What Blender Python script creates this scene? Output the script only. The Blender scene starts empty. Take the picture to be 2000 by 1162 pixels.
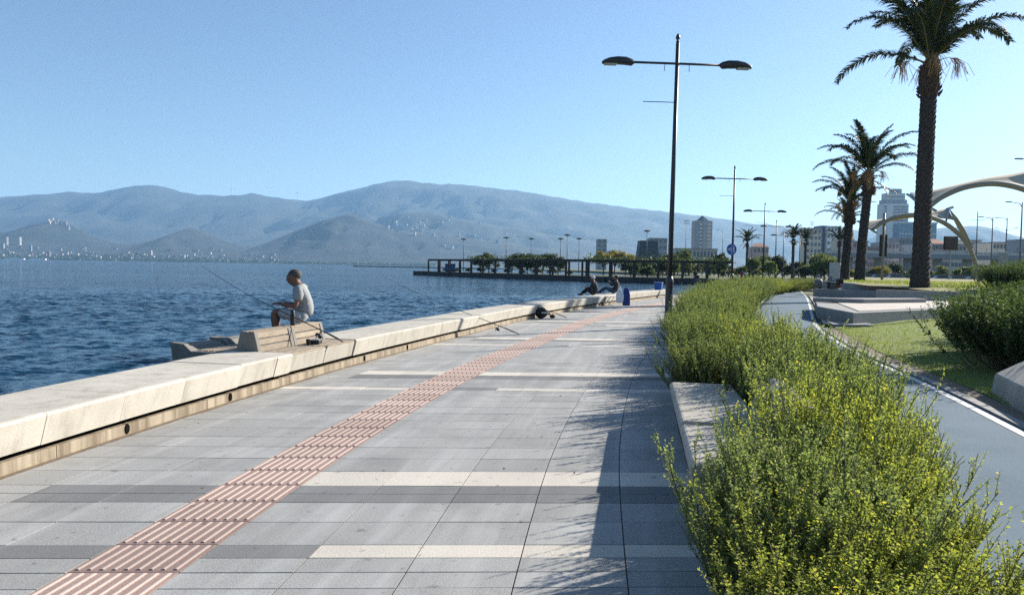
import bpy, math, random
import numpy as np
from mathutils import Vector, Matrix, noise

# ------------------------------------------------------------------ camera, sky, sun, exposure
scene = bpy.context.scene
COL = scene.collection
R = math.radians
rng = np.random.default_rng(7)
random.seed(7)

EYE = 1.68
FOC = 1444.0            # focal length in photo pixels (photo is 2000 wide)
PITCH, ROLL = R(2.34), R(0.95)
cam_data = bpy.data.cameras.new('camera')
cam = bpy.data.objects.new('camera', cam_data)
COL.objects.link(cam)
cam_data.sensor_width = 36.0
cam_data.lens = 36.0 * FOC / 2000.0
cam_data.clip_start = 0.05
cam_data.clip_end = 60000.0
CAMROT = (Matrix.Rotation(math.pi / 2 - PITCH, 3, 'X') @ Matrix.Rotation(ROLL, 3, 'Z'))
cam.location = (0, 0, EYE)
cam.rotation_euler = CAMROT.to_euler()
scene.camera = cam

SUN_EL = R(25.8)
SUN_AZ = math.atan2(0.825, 0.565)      # to the right of the view direction (+Y), towards +X
SUN_DIR = Vector((math.sin(SUN_AZ) * math.cos(SUN_EL), math.cos(SUN_AZ) * math.cos(SUN_EL), math.sin(SUN_EL)))
world = bpy.data.worlds.new('World')
scene.world = world
world.use_nodes = True
wn = world.node_tree
sky = wn.nodes.new('ShaderNodeTexSky')
sky.sky_type = 'NISHITA'
sky.sun_disc = False
sky.sun_elevation = SUN_EL
sky.sun_rotation = SUN_AZ
sky.altitude = 0
sky.air_density = 1.0
sky.dust_density = 0.35
sky.ozone_density = 3.2
bg = wn.nodes['Background']
bg.inputs['Strength'].default_value = 0.058
wn.links.new(sky.outputs['Color'], bg.inputs['Color'])

sun_data = bpy.data.lights.new('sun', 'SUN')
sun_data.energy = 4.6
sun_data.angle = R(0.53)
sun_data.color = (1.0, 0.93, 0.82)
sun = bpy.data.objects.new('sun', sun_data)
COL.objects.link(sun)
sun.rotation_euler = SUN_DIR.to_track_quat('Z', 'Y').to_euler()
sun.location = (40, 30, 60)

vs = scene.view_settings
vs.view_transform = 'Standard'
vs.look = 'None'
vs.exposure = 1.33
vs.gamma = 1.0
vs.use_curve_mapping = False
scene.render.engine = 'CYCLES'
cy = scene.cycles
cy.use_denoising = False
cy.max_bounces = 6
cy.diffuse_bounces = 3
cy.glossy_bounces = 3
cy.transmission_bounces = 3
cy.transparent_max_bounces = 6
cy.volume_bounces = 1
cy.sample_clamp_indirect = 2.0
cy.caustics_reflective = False
cy.caustics_refractive = False


def ray(px, py):
    return CAMROT @ Vector(((px - 1000) / FOC, (581 - py) / FOC, -1))


def at(px, py, Y):
    """point of the place seen at photo pixel px,py at forward distance Y"""
    d = ray(px, py)
    return Vector((0, 0, EYE)) + d * (Y / d.y)


# ------------------------------------------------------------------ materials
MAT = {}


def nodes_of(name):
    m = bpy.data.materials.new(name)
    m.use_nodes = True
    nt = m.node_tree
    return m, nt, nt.nodes['Principled BSDF']


def vmath(nt, op, a, b=None):
    n = nt.nodes.new('ShaderNodeVectorMath')
    n.operation = op
    nt.links.new(a, n.inputs[0])
    if b is not None:
        n.inputs[1].default_value = b
    return n.outputs[0]


def noise_tex(nt, vec, scale, detail=5, rough=0.6):
    n = nt.nodes.new('ShaderNodeTexNoise')
    n.inputs['Scale'].default_value = scale
    n.inputs['Detail'].default_value = detail
    n.inputs['Roughness'].default_value = rough
    nt.links.new(vec, n.inputs['Vector'])
    return n.outputs['Fac']


def ramp(nt, fac, stops):
    n = nt.nodes.new('ShaderNodeValToRGB')
    el = n.color_ramp.elements
    el[0].position, el[0].color = stops[0][0], (*stops[0][1], 1)
    el[1].position, el[1].color = stops[-1][0], (*stops[-1][1], 1)
    for p, c in stops[1:-1]:
        e = el.new(p)
        e.color = (*c, 1)
    nt.links.new(fac, n.inputs[0])
    return n.outputs[0]


def mixc(nt, fac, a, b, mode='MIX'):
    n = nt.nodes.new('ShaderNodeMix')
    n.data_type = 'RGBA'
    n.blend_type = mode
    for sock, val in ((n.inputs[0], fac), (n.inputs[6], a), (n.inputs[7], b)):
        if isinstance(val, (float, int)):
            sock.default_value = val
        elif isinstance(val, tuple):
            sock.default_value = (*val, 1)
        else:
            nt.links.new(val, sock)
    return n.outputs[2]


def val_rand(nt, col, amount):
    oi = nt.nodes.new('ShaderNodeObjectInfo')
    mr = nt.nodes.new('ShaderNodeMapRange')
    mr.inputs['To Min'].default_value = 1 - amount
    mr.inputs['To Max'].default_value = 1 + amount
    nt.links.new(oi.outputs['Random'], mr.inputs['Value'])
    hsv = nt.nodes.new('ShaderNodeHueSaturation')
    nt.links.new(mr.outputs[0], hsv.inputs['Value'])
    nt.links.new(col, hsv.inputs['Color'])
    return hsv.outputs[0]


def add_bump(nt, b, fac, strength, dist):
    n = nt.nodes.new('ShaderNodeBump')
    n.inputs['Strength'].default_value = strength
    n.inputs['Distance'].default_value = dist
    nt.links.new(fac, n.inputs['Height'])
    nt.links.new(n.outputs[0], b.inputs['Normal'])


def M(name, c1, c2=None, scale=3.0, rough=0.8, bump=0.0, bscale=60.0, bdist=0.01, metal=0.0, rnd=0.0,
      stretch=(1, 1, 1), detail=6, lo=0.3, hi=0.7, spec=0.4, fine=0.0, finescale=150.0):
    m, nt, b = nodes_of(name)
    b.inputs['Roughness'].default_value = rough
    b.inputs['Metallic'].default_value = metal
    b.inputs['Specular IOR Level'].default_value = spec
    g = nt.nodes.new('ShaderNodeNewGeometry')
    pos = vmath(nt, 'MULTIPLY', g.outputs['Position'], stretch)
    c2 = c2 or tuple(x * 0.8 for x in c1)
    col = ramp(nt, noise_tex(nt, pos, scale, detail), [(lo, c1), (hi, c2)])
    if fine:
        f = ramp(nt, noise_tex(nt, g.outputs['Position'], finescale, 2), [(0.3, (1 - fine,) * 3), (0.7, (1 + fine,) * 3)])
        col = mixc(nt, 1.0, col, f, 'MULTIPLY')
    if rnd:
        col = val_rand(nt, col, rnd)
    nt.links.new(col, b.inputs['Base Color'])
    if bump:
        add_bump(nt, b, noise_tex(nt, g.outputs['Position'], bscale, 4), bump, bdist)
    MAT[name] = m
    return m


def stone(name, base, rnd=0.07, streak=0.22, dirt=0.25, top_pale=0.0):
    """granite paving: speckle, long pale drag streaks, blotchy dirt"""
    m, nt, b = nodes_of(name)
    b.inputs['Roughness'].default_value = 0.88
    b.inputs['Specular IOR Level'].default_value = 0.22
    g = nt.nodes.new('ShaderNodeNewGeometry')
    P = g.outputs['Position']
    sp = noise_tex(nt, P, 110, 3, 0.75)
    col = ramp(nt, sp, [(0.32, tuple(x * 0.62 for x in base)), (0.68, tuple(x * 1.38 for x in base))])
    rot = nt.nodes.new('ShaderNodeVectorRotate')
    rot.rotation_type = 'Z_AXIS'
    rot.inputs['Angle'].default_value = R(11)
    nt.links.new(P, rot.inputs['Vector'])
    stv = vmath(nt, 'MULTIPLY', rot.outputs[0], (5.0, 0.38, 1))
    st = noise_tex(nt, stv, 1.0, 5, 0.62)
    stf = ramp(nt, st, [(0.46, (0, 0, 0)), (0.72, (1, 1, 1))])
    col = mixc(nt, mixfac(nt, stf, streak), col, tuple(min(1, x * 1.35 + 0.05) for x in base))
    dn = noise_tex(nt, P, 1.3, 6, 0.65)
    df = ramp(nt, dn, [(0.50, (0, 0, 0)), (0.75, (1, 1, 1))])
    col = mixc(nt, mixfac(nt, df, dirt), col, tuple(x * 0.55 for x in base))
    spots = noise_tex(nt, P, 9.0, 3, 0.5)
    sf = ramp(nt, spots, [(0.66, (0, 0, 0)), (0.72, (1, 1, 1))])
    col = mixc(nt, mixfac(nt, sf, 0.6), col, tuple(x * 0.4 for x in base))
    if top_pale:
        sx = nt.nodes.new('ShaderNodeSeparateXYZ')
        nt.links.new(P, sx.inputs[0])
        mr = nt.nodes.new('ShaderNodeMapRange')
        mr.inputs['From Min'].default_value = 0.003
        mr.inputs['From Max'].default_value = 0.007
        nt.links.new(sx.outputs['Z'], mr.inputs['Value'])
        col = mixc(nt, mixfac(nt, mr.outputs[0], top_pale), col, (0.52, 0.44, 0.39))  # paler towards the tops of the ribs
    if rnd:
        col = val_rand(nt, col, rnd)
    nt.links.new(col, b.inputs['Base Color'])
    add_bump(nt, b, sp, 0.25, 0.004)
    MAT[name] = m
    return m


def mixfac(nt, fac, k):
    n = nt.nodes.new('ShaderNodeMath')
    n.operation = 'MULTIPLY'
    nt.links.new(fac, n.inputs[0])
    n.inputs[1].default_value = k
    return n.outputs[0]


def concrete(name, base, stain=0.45, vert=True, rough=0.85, lo=0.53, hi=0.74):
    m, nt, b = nodes_of(name)
    b.inputs['Roughness'].default_value = rough
    b.inputs['Specular IOR Level'].default_value = 0.3
    g = nt.nodes.new('ShaderNodeNewGeometry')
    P = g.outputs['Position']
    col = ramp(nt, noise_tex(nt, P, 2.2, 7, 0.65), [(0.3, tuple(x * 0.86 for x in base)), (0.7, tuple(min(1, x * 1.1) for x in base))])
    f = ramp(nt, noise_tex(nt, P, 90, 3, 0.6), [(0.3, (0.88,) * 3), (0.7, (1.1,) * 3)])
    col = mixc(nt, 1.0, col, f, 'MULTIPLY')
    sv = vmath(nt, 'MULTIPLY', P, (5.5, 5.5, 0.5) if vert else (1.2, 1.2, 1.2))
    s = ramp(nt, noise_tex(nt, sv, 1.0, 5, 0.65), [(lo, (0, 0, 0)), (hi, (1, 1, 1))])
    col = mixc(nt, mixfac(nt, s, stain), col, tuple(x * y for x, y in zip(base, (0.42, 0.38, 0.34))))
    col = val_rand(nt, col, 0.06)
    nt.links.new(col, b.inputs['Base Color'])
    add_bump(nt, b, noise_tex(nt, P, 45, 5, 0.6), 0.35, 0.006)
    MAT[name] = m
    return m


def leafmat(name, stops, transl=0.35, rough=0.5, rnd=0.0):
    m = bpy.data.materials.new(name)
    m.use_nodes = True
    nt = m.node_tree
    nt.nodes.remove(nt.nodes['Principled BSDF'])
    out = nt.nodes['Material Output']
    a = nt.nodes.new('ShaderNodeAttribute')
    a.attribute_name = 'tint'
    col = ramp(nt, a.outputs['Fac'], stops)
    if rnd:
        col = val_rand(nt, col, rnd)
    p = nt.nodes.new('ShaderNodeBsdfPrincipled')
    p.inputs['Roughness'].default_value = rough
    p.inputs['Specular IOR Level'].default_value = 0.18
    t = nt.nodes.new('ShaderNodeBsdfTranslucent')
    tc = mixc(nt, 1.0, col, (1.25, 1.3, 0.7), 'MULTIPLY')
    nt.links.new(col, p.inputs['Base Color'])
    nt.links.new(tc, t.inputs['Color'])
    mx = nt.nodes.new('ShaderNodeMixShader')
    mx.inputs[0].default_value = transl
    nt.links.new(p.outputs[0], mx.inputs[1])
    nt.links.new(t.outputs[0], mx.inputs[2])
    nt.links.new(mx.outputs[0], out.inputs['Surface'])
    MAT[name] = m
    return m


stone('granite_grey', (0.29, 0.288, 0.28), streak=0.55, dirt=0.45, rnd=0.11)
stone('granite_dark', (0.17, 0.17, 0.17), streak=0.3)
stone('granite_pale', (0.52, 0.48, 0.42), streak=0.15, dirt=0.25)
stone('tactile_red', (0.275, 0.195, 0.172), streak=0.2, dirt=0.5, top_pale=0.8, rnd=0.14)
M('joint_dark', (0.07, 0.065, 0.06), (0.12, 0.11, 0.10), scale=8)
concrete('wall_concrete', (0.49, 0.455, 0.39), stain=0.45, lo=0.5, hi=0.72)
concrete('plinth_concrete', (0.35, 0.295, 0.22), stain=0.9, lo=0.43, hi=0.62)
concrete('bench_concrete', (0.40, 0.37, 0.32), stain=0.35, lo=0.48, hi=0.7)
concrete('bench_shade', (0.20, 0.19, 0.17), stain=0.4, lo=0.48, hi=0.7)  # bench concrete with the shade of its sunless ends put into the colour
concrete('planter_concrete', (0.27, 0.265, 0.255), stain=0.35)
concrete('pier_concrete', (0.045, 0.045, 0.045), stain=0.6)
M('gap_shade', (0.006, 0.006, 0.005), (0.012, 0.011, 0.010), scale=6, spec=0.0, rough=1.0)  # near-black colour stands for shade in the coping gap and drain holes
M('soil', (0.20, 0.15, 0.10), (0.12, 0.09, 0.06), scale=6, bump=0.4, bscale=30)
M('land', (0.115, 0.12, 0.06), (0.07, 0.085, 0.035), scale=0.15, rough=0.95)
M('asphalt_blue', (0.14, 0.19, 0.235), (0.10, 0.145, 0.185), scale=0.8, rough=0.95, bump=0.3, bscale=160, fine=0.2, finescale=120, spec=0.15)
M('paint_white', (0.70, 0.70, 0.67), (0.42, 0.42, 0.41), scale=7, rough=0.7)
M('plaza_stone', (0.50, 0.445, 0.385), (0.40, 0.355, 0.31), scale=1.5, rough=0.8, fine=0.08)
M('lawn', (0.17, 0.20, 0.05), (0.11, 0.15, 0.035), scale=2.5, rough=0.95, bump=0.5, bscale=40, bdist=0.03)
M('dry_lawn', (0.24, 0.20, 0.07), (0.13, 0.145, 0.04), scale=0.35, rough=0.95, bump=0.5, bscale=20, bdist=0.05)
M('lamp_metal', (0.025, 0.028, 0.032), (0.035, 0.036, 0.04), scale=8, rough=0.45, spec=0.5)
M('lamp_lens', (0.55, 0.50, 0.36), (0.45, 0.42, 0.32), rough=0.3)
M('weathered_wood', (0.34, 0.28, 0.21), (0.20, 0.16, 0.12), scale=3, stretch=(6, 1.5, 20), rough=0.85, bump=0.3, bscale=50, rnd=0.15)
M('rod_black', (0.015, 0.015, 0.017), rough=0.35)
M('black_plastic', (0.02, 0.02, 0.022), rough=0.5)
M('black_fabric', (0.022, 0.022, 0.026), (0.04, 0.038, 0.04), scale=20, rough=0.95)
M('blue_plastic', (0.02, 0.11, 0.42), (0.02, 0.09, 0.34), rough=0.45)
M('blue_bag', (0.025, 0.05, 0.22), (0.02, 0.04, 0.16), rough=0.8)
M('white_plastic', (0.75, 0.75, 0.76), (0.62, 0.62, 0.65), rough=0.5)
M('sign_blue', (0.01, 0.075, 0.33), (0.012, 0.07, 0.30), rough=0.4)
M('sign_white', (0.75, 0.75, 0.75), (0.7, 0.7, 0.7), rough=0.5)
M('galvanised', (0.30, 0.31, 0.32), (0.24, 0.25, 0.26), rough=0.5, metal=0.3)
M('mast_grey', (0.16, 0.165, 0.17), rough=0.6)
M('skin', (0.20, 0.10, 0.065), (0.17, 0.085, 0.055), scale=12, rough=0.6)
M('hair_grey', (0.03, 0.027, 0.025), (0.10, 0.095, 0.09), scale=60, rough=0.8)
M('hair_dark', (0.015, 0.012, 0.01), rough=0.7)
M('shirt_pale', (0.31, 0.32, 0.32), (0.25, 0.26, 0.27), scale=10, rough=0.95, bump=0.5, bscale=18, bdist=0.02)
M('shorts_pale', (0.40, 0.41, 0.42), (0.34, 0.35, 0.37), scale=10, rough=0.95, bump=0.5, bscale=20, bdist=0.02)
M('jeans', (0.05, 0.075, 0.13), (0.035, 0.055, 0.10), scale=15, rough=0.95)
M('cloth_dark', (0.02, 0.02, 0.024), (0.03, 0.03, 0.033), scale=15, rough=0.95)
M('cloth_red', (0.35, 0.06, 0.06), rough=0.95)
M('cloth_white', (0.7, 0.69, 0.67), rough=0.95)
M('palm_bark', (0.075, 0.06, 0.05), (0.035, 0.03, 0.026), scale=5, rough=0.95, bump=0.6, bscale=25, bdist=0.04)
M('palm_boot', (0.10, 0.065, 0.04), (0.05, 0.035, 0.025), scale=9, rough=0.95)
M('palm_rachis', (0.15, 0.15, 0.05), (0.20, 0.17, 0.07), rough=0.6)
M('palm_fruit', (0.42, 0.24, 0.09), (0.30, 0.17, 0.07), scale=6, rough=0.8)
M('bark', (0.10, 0.075, 0.055), (0.05, 0.04, 0.03), scale=8, rough=0.95)
M('twig', (0.14, 0.10, 0.07), (0.10, 0.09, 0.05), scale=10, rough=0.9)
M('pergola_dark', (0.035, 0.028, 0.028), (0.05, 0.04, 0.038), scale=2, rough=0.8)
M('membrane', (0.52, 0.45, 0.34), (0.46, 0.40, 0.30), scale=0.6, rough=0.8)
M('rib_beige', (0.30, 0.275, 0.225), (0.26, 0.235, 0.19), scale=0.6, rough=0.6)
M('steel_pale', (0.42, 0.44, 0.45), (0.34, 0.36, 0.37), rough=0.4, metal=0.2)
M('facade_pale', (0.62, 0.58, 0.55), (0.52, 0.49, 0.47), scale=0.05, rough=0.8, rnd=0.12)
M('facade_cream', (0.68, 0.60, 0.48), (0.6, 0.53, 0.43), scale=0.05, rough=0.8, rnd=0.12)
M('facade_rose', (0.52, 0.36, 0.31), (0.46, 0.32, 0.28), scale=0.05, rough=0.8, rnd=0.12)
M('facade_grey', (0.34, 0.34, 0.36), (0.28, 0.28, 0.30), scale=0.05, rough=0.8, rnd=0.15)
M('facade_white', (0.80, 0.79, 0.77), (0.72, 0.71, 0.7), scale=0.05, rough=0.7)
M('facade_dark', (0.055, 0.065, 0.075), (0.04, 0.05, 0.055), scale=0.1, rough=0.6)
M('far_pale', (0.38, 0.36, 0.34), (0.27, 0.26, 0.25), scale=0.02, rough=0.9, rnd=0.5)
M('far_cream', (0.40, 0.35, 0.28), (0.30, 0.26, 0.21), scale=0.02, rough=0.9, rnd=0.45)
M('far_rose', (0.22, 0.15, 0.13), (0.17, 0.12, 0.10), scale=0.02, rough=0.9, rnd=0.4)
M('roof_tile', (0.36, 0.16, 0.10), (0.28, 0.13, 0.085), scale=0.4, rough=0.9)
M('window_dark', (0.05, 0.06, 0.075), (0.08, 0.09, 0.11), scale=0.2, rough=0.15, spec=0.6)
M('glass_blue', (0.035, 0.085, 0.17), (0.05, 0.11, 0.2), scale=0.1, rough=0.1, spec=0.7)
M('forest', (0.018, 0.026, 0.026), (0.036, 0.042, 0.038), scale=0.006, rough=1.0, detail=8, lo=0.38, hi=0.62, fine=0.35, finescale=0.04)
M('forest_far', (0.025, 0.032, 0.028), (0.05, 0.052, 0.042), scale=0.003, rough=1.0, detail=8, lo=0.38, hi=0.62, fine=0.3, finescale=0.02)
M('rock', (0.16, 0.15, 0.14), (0.09, 0.085, 0.08), scale=0.3, rough=0.95)
M('car_white', (0.75, 0.75, 0.76), (0.7, 0.7, 0.72), rough=0.25)
M('car_grey', (0.20, 0.21, 0.22), (0.18, 0.19, 0.2), rough=0.25)
M('car_red', (0.30, 0.03, 0.03), rough=0.25)
M('tyre', (0.015, 0.015, 0.015), rough=0.9)
M('screen_dark', (0.03, 0.015, 0.012), (0.09, 0.05, 0.035), scale=3, rough=0.4)
M('scooter_black', (0.015, 0.012, 0.012), (0.03, 0.012, 0.012), scale=5, rough=0.3)

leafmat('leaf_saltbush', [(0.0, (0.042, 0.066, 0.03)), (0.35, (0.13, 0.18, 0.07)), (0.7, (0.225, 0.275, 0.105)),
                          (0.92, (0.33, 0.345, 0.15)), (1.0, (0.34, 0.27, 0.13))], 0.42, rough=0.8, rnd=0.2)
leafmat('leaf_golden', [(0.0, (0.05, 0.08, 0.022)), (0.3, (0.165, 0.215, 0.055)), (0.65, (0.30, 0.345, 0.08)),
                        (0.93, (0.44, 0.45, 0.11)), (1.0, (0.66, 0.52, 0.05))], 0.45, rough=0.8, rnd=0.06)
leafmat('leaf_glossy', [(0.0, (0.02, 0.042, 0.018)), (0.45, (0.05, 0.09, 0.03)), (0.8, (0.11, 0.16, 0.05)), (1.0, (0.22, 0.24, 0.09))], 0.28, rough=0.7, rnd=0.08)
leafmat('leaf_tree', [(0.0, (0.02, 0.035, 0.018)), (0.5, (0.05, 0.075, 0.03)), (1.0, (0.10, 0.13, 0.05))], 0.3, rnd=0.2)
leafmat('leaf_light', [(0.0, (0.06, 0.085, 0.03)), (0.5, (0.13, 0.16, 0.06)), (1.0, (0.22, 0.24, 0.10))], 0.35, rnd=0.25)
leafmat('leaf_yellowing', [(0.0, (0.09, 0.09, 0.02)), (0.5, (0.22, 0.19, 0.03)), (1.0, (0.40, 0.28, 0.05))], 0.35, rnd=0.1)
leafmat('leaf_palm', [(0.0, (0.02, 0.032, 0.018)), (0.6, (0.045, 0.065, 0.03)), (1.0, (0.075, 0.09, 0.04))], 0.12, rnd=0.1)
leafmat('leaf_dead', [(0.0, (0.16, 0.11, 0.06)), (1.0, (0.30, 0.22, 0.13))], 0.25)
leafmat('grass_blade', [(0.0, (0.11, 0.16, 0.03)), (0.6, (0.24, 0.29, 0.06)), (1.0, (0.36, 0.36, 0.10))], 0.4)
leafmat('litter', [(0.0, (0.05, 0.035, 0.02)), (1.0, (0.14, 0.09, 0.05))], 0.1)


# ------------------------------------------------------------------ mesh helpers
class MB:
    def __init__(self):
        self.v, self.f = [], []

    def add(self, vs_, fs_):
        o = len(self.v)
        self.v += [tuple(p) for p in vs_]
        self.f += [tuple(i + o for i in fc) for fc in fs_]
        return self

    def hexa(self, p):
        return self.add(p, [(3, 2, 1, 0), (4, 5, 6, 7), (0, 1, 5, 4), (1, 2, 6, 5), (2, 3, 7, 6), (3, 0, 4, 7)])

    def box(self, c, s, rz=0.0):
        cx, cy_, cz = c
        hx, hy, hz = s[0] / 2, s[1] / 2, s[2] / 2
        co, si = math.cos(rz), math.sin(rz)
        p = [(cx + x * co - y * si, cy_ + x * si + y * co, cz + z)
             for z in (-hz, hz) for x, y in ((-hx, -hy), (hx, -hy), (hx, hy), (-hx, hy))]
        return self.hexa(p)

    def bar(self, a, b, w, h, up=(0, 0, 1)):
        a, b = Vector(a), Vector(b)
        d = (b - a).normalized()
        s = d.cross(Vector(up))
        if s.length < 1e-4:
            s = d.cross(Vector((1, 0, 0)))
        s.normalize()
        u = s.cross(d)
        s, u = s * w / 2, u * h / 2
        return self.hexa([a - s - u, a + s - u, b + s - u, b - s - u, a - s + u, a + s + u, b + s + u, b - s + u])

    def tube(self, pts, rad, n=8, cap=True):
        pts = [Vector(p) for p in pts]
        if isinstance(rad, (int, float)):
            rad = [rad] * len(pts)
        o = len(self.v)
        ref = None
        for i, p in enumerate(pts):
            d = (pts[min(i + 1, len(pts) - 1)] - pts[max(i - 1, 0)]).normalized()
            if ref is None:
                ref = Vector((0, 0, 1)) if abs(d.z) < 0.9 else Vector((1, 0, 0))
            s = d.cross(ref).normalized()
            u = s.cross(d).normalized()
            ref = u
            for k in range(n):
                a = 2 * math.pi * k / n
                self.v.append(tuple(p + (s * math.cos(a) + u * math.sin(a)) * rad[i]))
        for i in range(len(pts) - 1):
            for k in range(n):
                a, b = o + i * n + k, o + i * n + (k + 1) % n
                self.f.append((a, b, b + n, a + n))
        if cap:
            self.f.append(tuple(o + k for k in reversed(range(n))))
            self.f.append(tuple(o + (len(pts) - 1) * n + k for k in range(n)))
        return self

    def lathe(self, prof, n=16, c=(0, 0, 0)):
        o = len(self.v)
        for r, z in prof:
            for k in range(n):
                a = 2 * math.pi * k / n
                self.v.append((c[0] + r * math.cos(a), c[1] + r * math.sin(a), c[2] + z))
        for i in range(len(prof) - 1):
            for k in range(n):
                a, b = o + i * n + k, o + i * n + (k + 1) % n
                self.f.append((a, b, b + n, a + n))
        self.f.append(tuple(o + k for k in reversed(range(n))))
        self.f.append(tuple(o + (len(prof) - 1) * n + k for k in range(n)))
        return self

    def ball(self, c, r, n=10, m=7):
        rr = r if isinstance(r, (tuple, list)) else (r, r, r)
        o = len(self.v)
        for i in range(m + 1):
            t = math.pi * i / m
            for k in range(n):
                a = 2 * math.pi * k / n
                self.v.append((c[0] + rr[0] * math.sin(t) * math.cos(a), c[1] + rr[1] * math.sin(t) * math.sin(a), c[2] - rr[2] * math.cos(t)))
        for i in range(m):
            for k in range(n):
                a, b = o + i * n + k, o + i * n + (k + 1) % n
                self.f.append((a, b, b + n, a + n))
        return self

    def prism(self, poly, ext):
        """closed polygon (3D points) pushed along vector ext"""
        n = len(poly)
        e = Vector(ext)
        p = [Vector(q) for q in poly]
        fs_ = [tuple(reversed(range(n))), tuple(range(n, 2 * n))]
        fs_ += [(i, (i + 1) % n, n + (i + 1) % n, n + i) for i in range(n)]
        return self.add(p + [q + e for q in p], fs_)

    def sheet(self, rows):
        o = len(self.v)
        w = len(rows[0])
        for r_ in rows:
            self.v += [tuple(p) for p in r_]
        for i in range(len(rows) - 1):
            for j in range(w - 1):
                a = o + i * w + j
                self.f.append((a, a + 1, a + w + 1, a + w))
        return self

    def mesh(self, name, mat):
        me = bpy.data.meshes.new(name)
        me.from_pydata(self.v, [], self.f)
        me.update()
        if mat:
            me.materials.append(MAT[mat])
        return me

    def build(self, name, mat, parent=None, smooth=False, bevel=0.0, seg=2):
        me = self.mesh(name, mat)
        if smooth:
            me.polygons.foreach_set('use_smooth', [True] * len(me.polygons))
        o = link(name, me, parent)
        if bevel:
            md = o.modifiers.new('bevel', 'BEVEL')
            md.width = bevel
            md.segments = seg
            md.limit_method = 'ANGLE'
        return o


def link(name, data, parent=None):
    o = bpy.data.objects.new(name, data)
    COL.objects.link(o)
    if parent:
        o.parent = parent
    return o


def tag(o, label=None, cat=None, group=None, kind=None):
    if label:
        o['label'] = label
    if cat:
        o['category'] = cat
    if group:
        o['group'] = group
    if kind:
        o['kind'] = kind
    return o


def thing(name, label, cat, loc=(0, 0, 0), rz=0.0, group=None):
    o = link(name, None)
    o.location = loc
    o.rotation_euler = (0, 0, rz)
    o.empty_display_size = 0.2
    return tag(o, label, cat, group)


KIDS = {}


def copy_tree(o, parent=None, depth=0):
    c = o.copy()
    COL.objects.link(c)
    c.parent = parent
    for ch in list(o.children):
        copy_tree(ch, c, depth + 1)
    return c


def quads_mesh(name, v, mat, tint=None):
    """v: (N,4,3) array of quads"""
    n = v.shape[0]
    me = bpy.data.meshes.new(name)
    me.vertices.add(n * 4)
    me.vertices.foreach_set('co', v.reshape(-1).astype(np.float32))
    me.loops.add(n * 4)
    me.loops.foreach_set('vertex_index', np.arange(n * 4, dtype=np.int32))
    me.polygons.add(n)
    me.polygons.foreach_set('loop_start', np.arange(0, n * 4, 4, dtype=np.int32))
    me.update(calc_edges=True)
    me.validate()
    if tint is not None:
        a = me.attributes.new('tint', 'FLOAT', 'POINT')
        a.data.foreach_set('value', np.repeat(tint, 4).astype(np.float32))
    me.materials.append(MAT[mat])
    return me


def unit(a):
    return a / np.maximum(np.linalg.norm(a, axis=-1, keepdims=True), 1e-9)


def leaves(pos, axis, length, width, fold=0.15):
    """leaf quads (N,4,3): base, side, tip, side"""
    n = len(pos)
    axis = unit(axis)
    rnd_ = unit(rng.normal(size=(n, 3)))
    side = unit(np.cross(axis, rnd_))
    nrm = np.cross(side, axis)
    L = np.asarray(length).reshape(-1, 1)
    W = np.asarray(width).reshape(-1, 1)
    mid = pos + axis * L * 0.5
    up = nrm * W * fold
    return np.stack([pos, mid + side * W / 2 + up, pos + axis * L, mid - side * W / 2 + up], axis=1)


def crom(pts):
    """Catmull-Rom y -> x through (y, x) points"""
    ys = [p[0] for p in pts]
    xs = [p[1] for p in pts]

    def f(y):
        if y <= ys[0]:
            return xs[0] + (xs[1] - xs[0]) / (ys[1] - ys[0]) * (y - ys[0])
        if y >= ys[-1]:
            return xs[-1] + (xs[-1] - xs[-2]) / (ys[-1] - ys[-2]) * (y - ys[-1])
        i = max(k for k in range(len(ys) - 1) if ys[k] <= y)
        h = ys[i + 1] - ys[i]
        t = (y - ys[i]) / h

        def m_(k):
            if k == 0:
                return (xs[1] - xs[0]) / (ys[1] - ys[0])
            if k == len(ys) - 1:
                return (xs[-1] - xs[-2]) / (ys[-1] - ys[-2])
            return (xs[k + 1] - xs[k - 1]) / (ys[k + 1] - ys[k - 1])
        a, b = m_(i) * h, m_(i + 1) * h
        return (2 * t**3 - 3 * t**2 + 1) * xs[i] + (t**3 - 2 * t**2 + t) * a + (-2 * t**3 + 3 * t**2) * xs[i + 1] + (t**3 - t**2) * b
    return f


# ------------------------------------------------------------------ the lie of the land
WATER = -1.2
wall_x = crom([(-6, -5.2), (0, -4.54), (5.64, -3.91), (8.9, -3.37), (12.5, -2.6), (15, -1.95), (18.8, -0.92), (22.7, 0.16),
               (28, 1.98), (32.2, 3.6), (37.7, 5.9), (45.75, 9.5), (60, 16.5), (80, 26.5), (110, 37), (140, 43)])
path_r = crom([(-6, 2.2), (3, 4.35), (8, 5.6), (9.53, 6.0), (11.7, 6.52), (14.5, 7.1), (16.5, 7.62), (22.4, 9.4), (30.3, 12.4),
               (35.4, 14.4), (50, 20), (72, 28), (97, 37), (150, 60)])
path_l = crom([(-6, 0.2), (3, 2.25), (8, 3.5), (14.5, 4.6), (22.4, 6.9), (30.3, 9.6), (35.4, 11.6), (50, 17.0), (72, 25), (97, 34), (150, 57)])


def wall_pt(y, off, z):
    x = wall_x(y)
    s = (wall_x(y + 0.3) - wall_x(y - 0.3)) / 0.6
    n = Vector((1, -s, 0)).normalized()
    return Vector((x, y, z)) + n * off


def wall_frame(y):
    s = (wall_x(y + 0.3) - wall_x(y - 0.3)) / 0.6
    t = Vector((s, 1, 0)).normalized()
    n = Vector((t.y, -t.x, 0))
    return t, n


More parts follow.
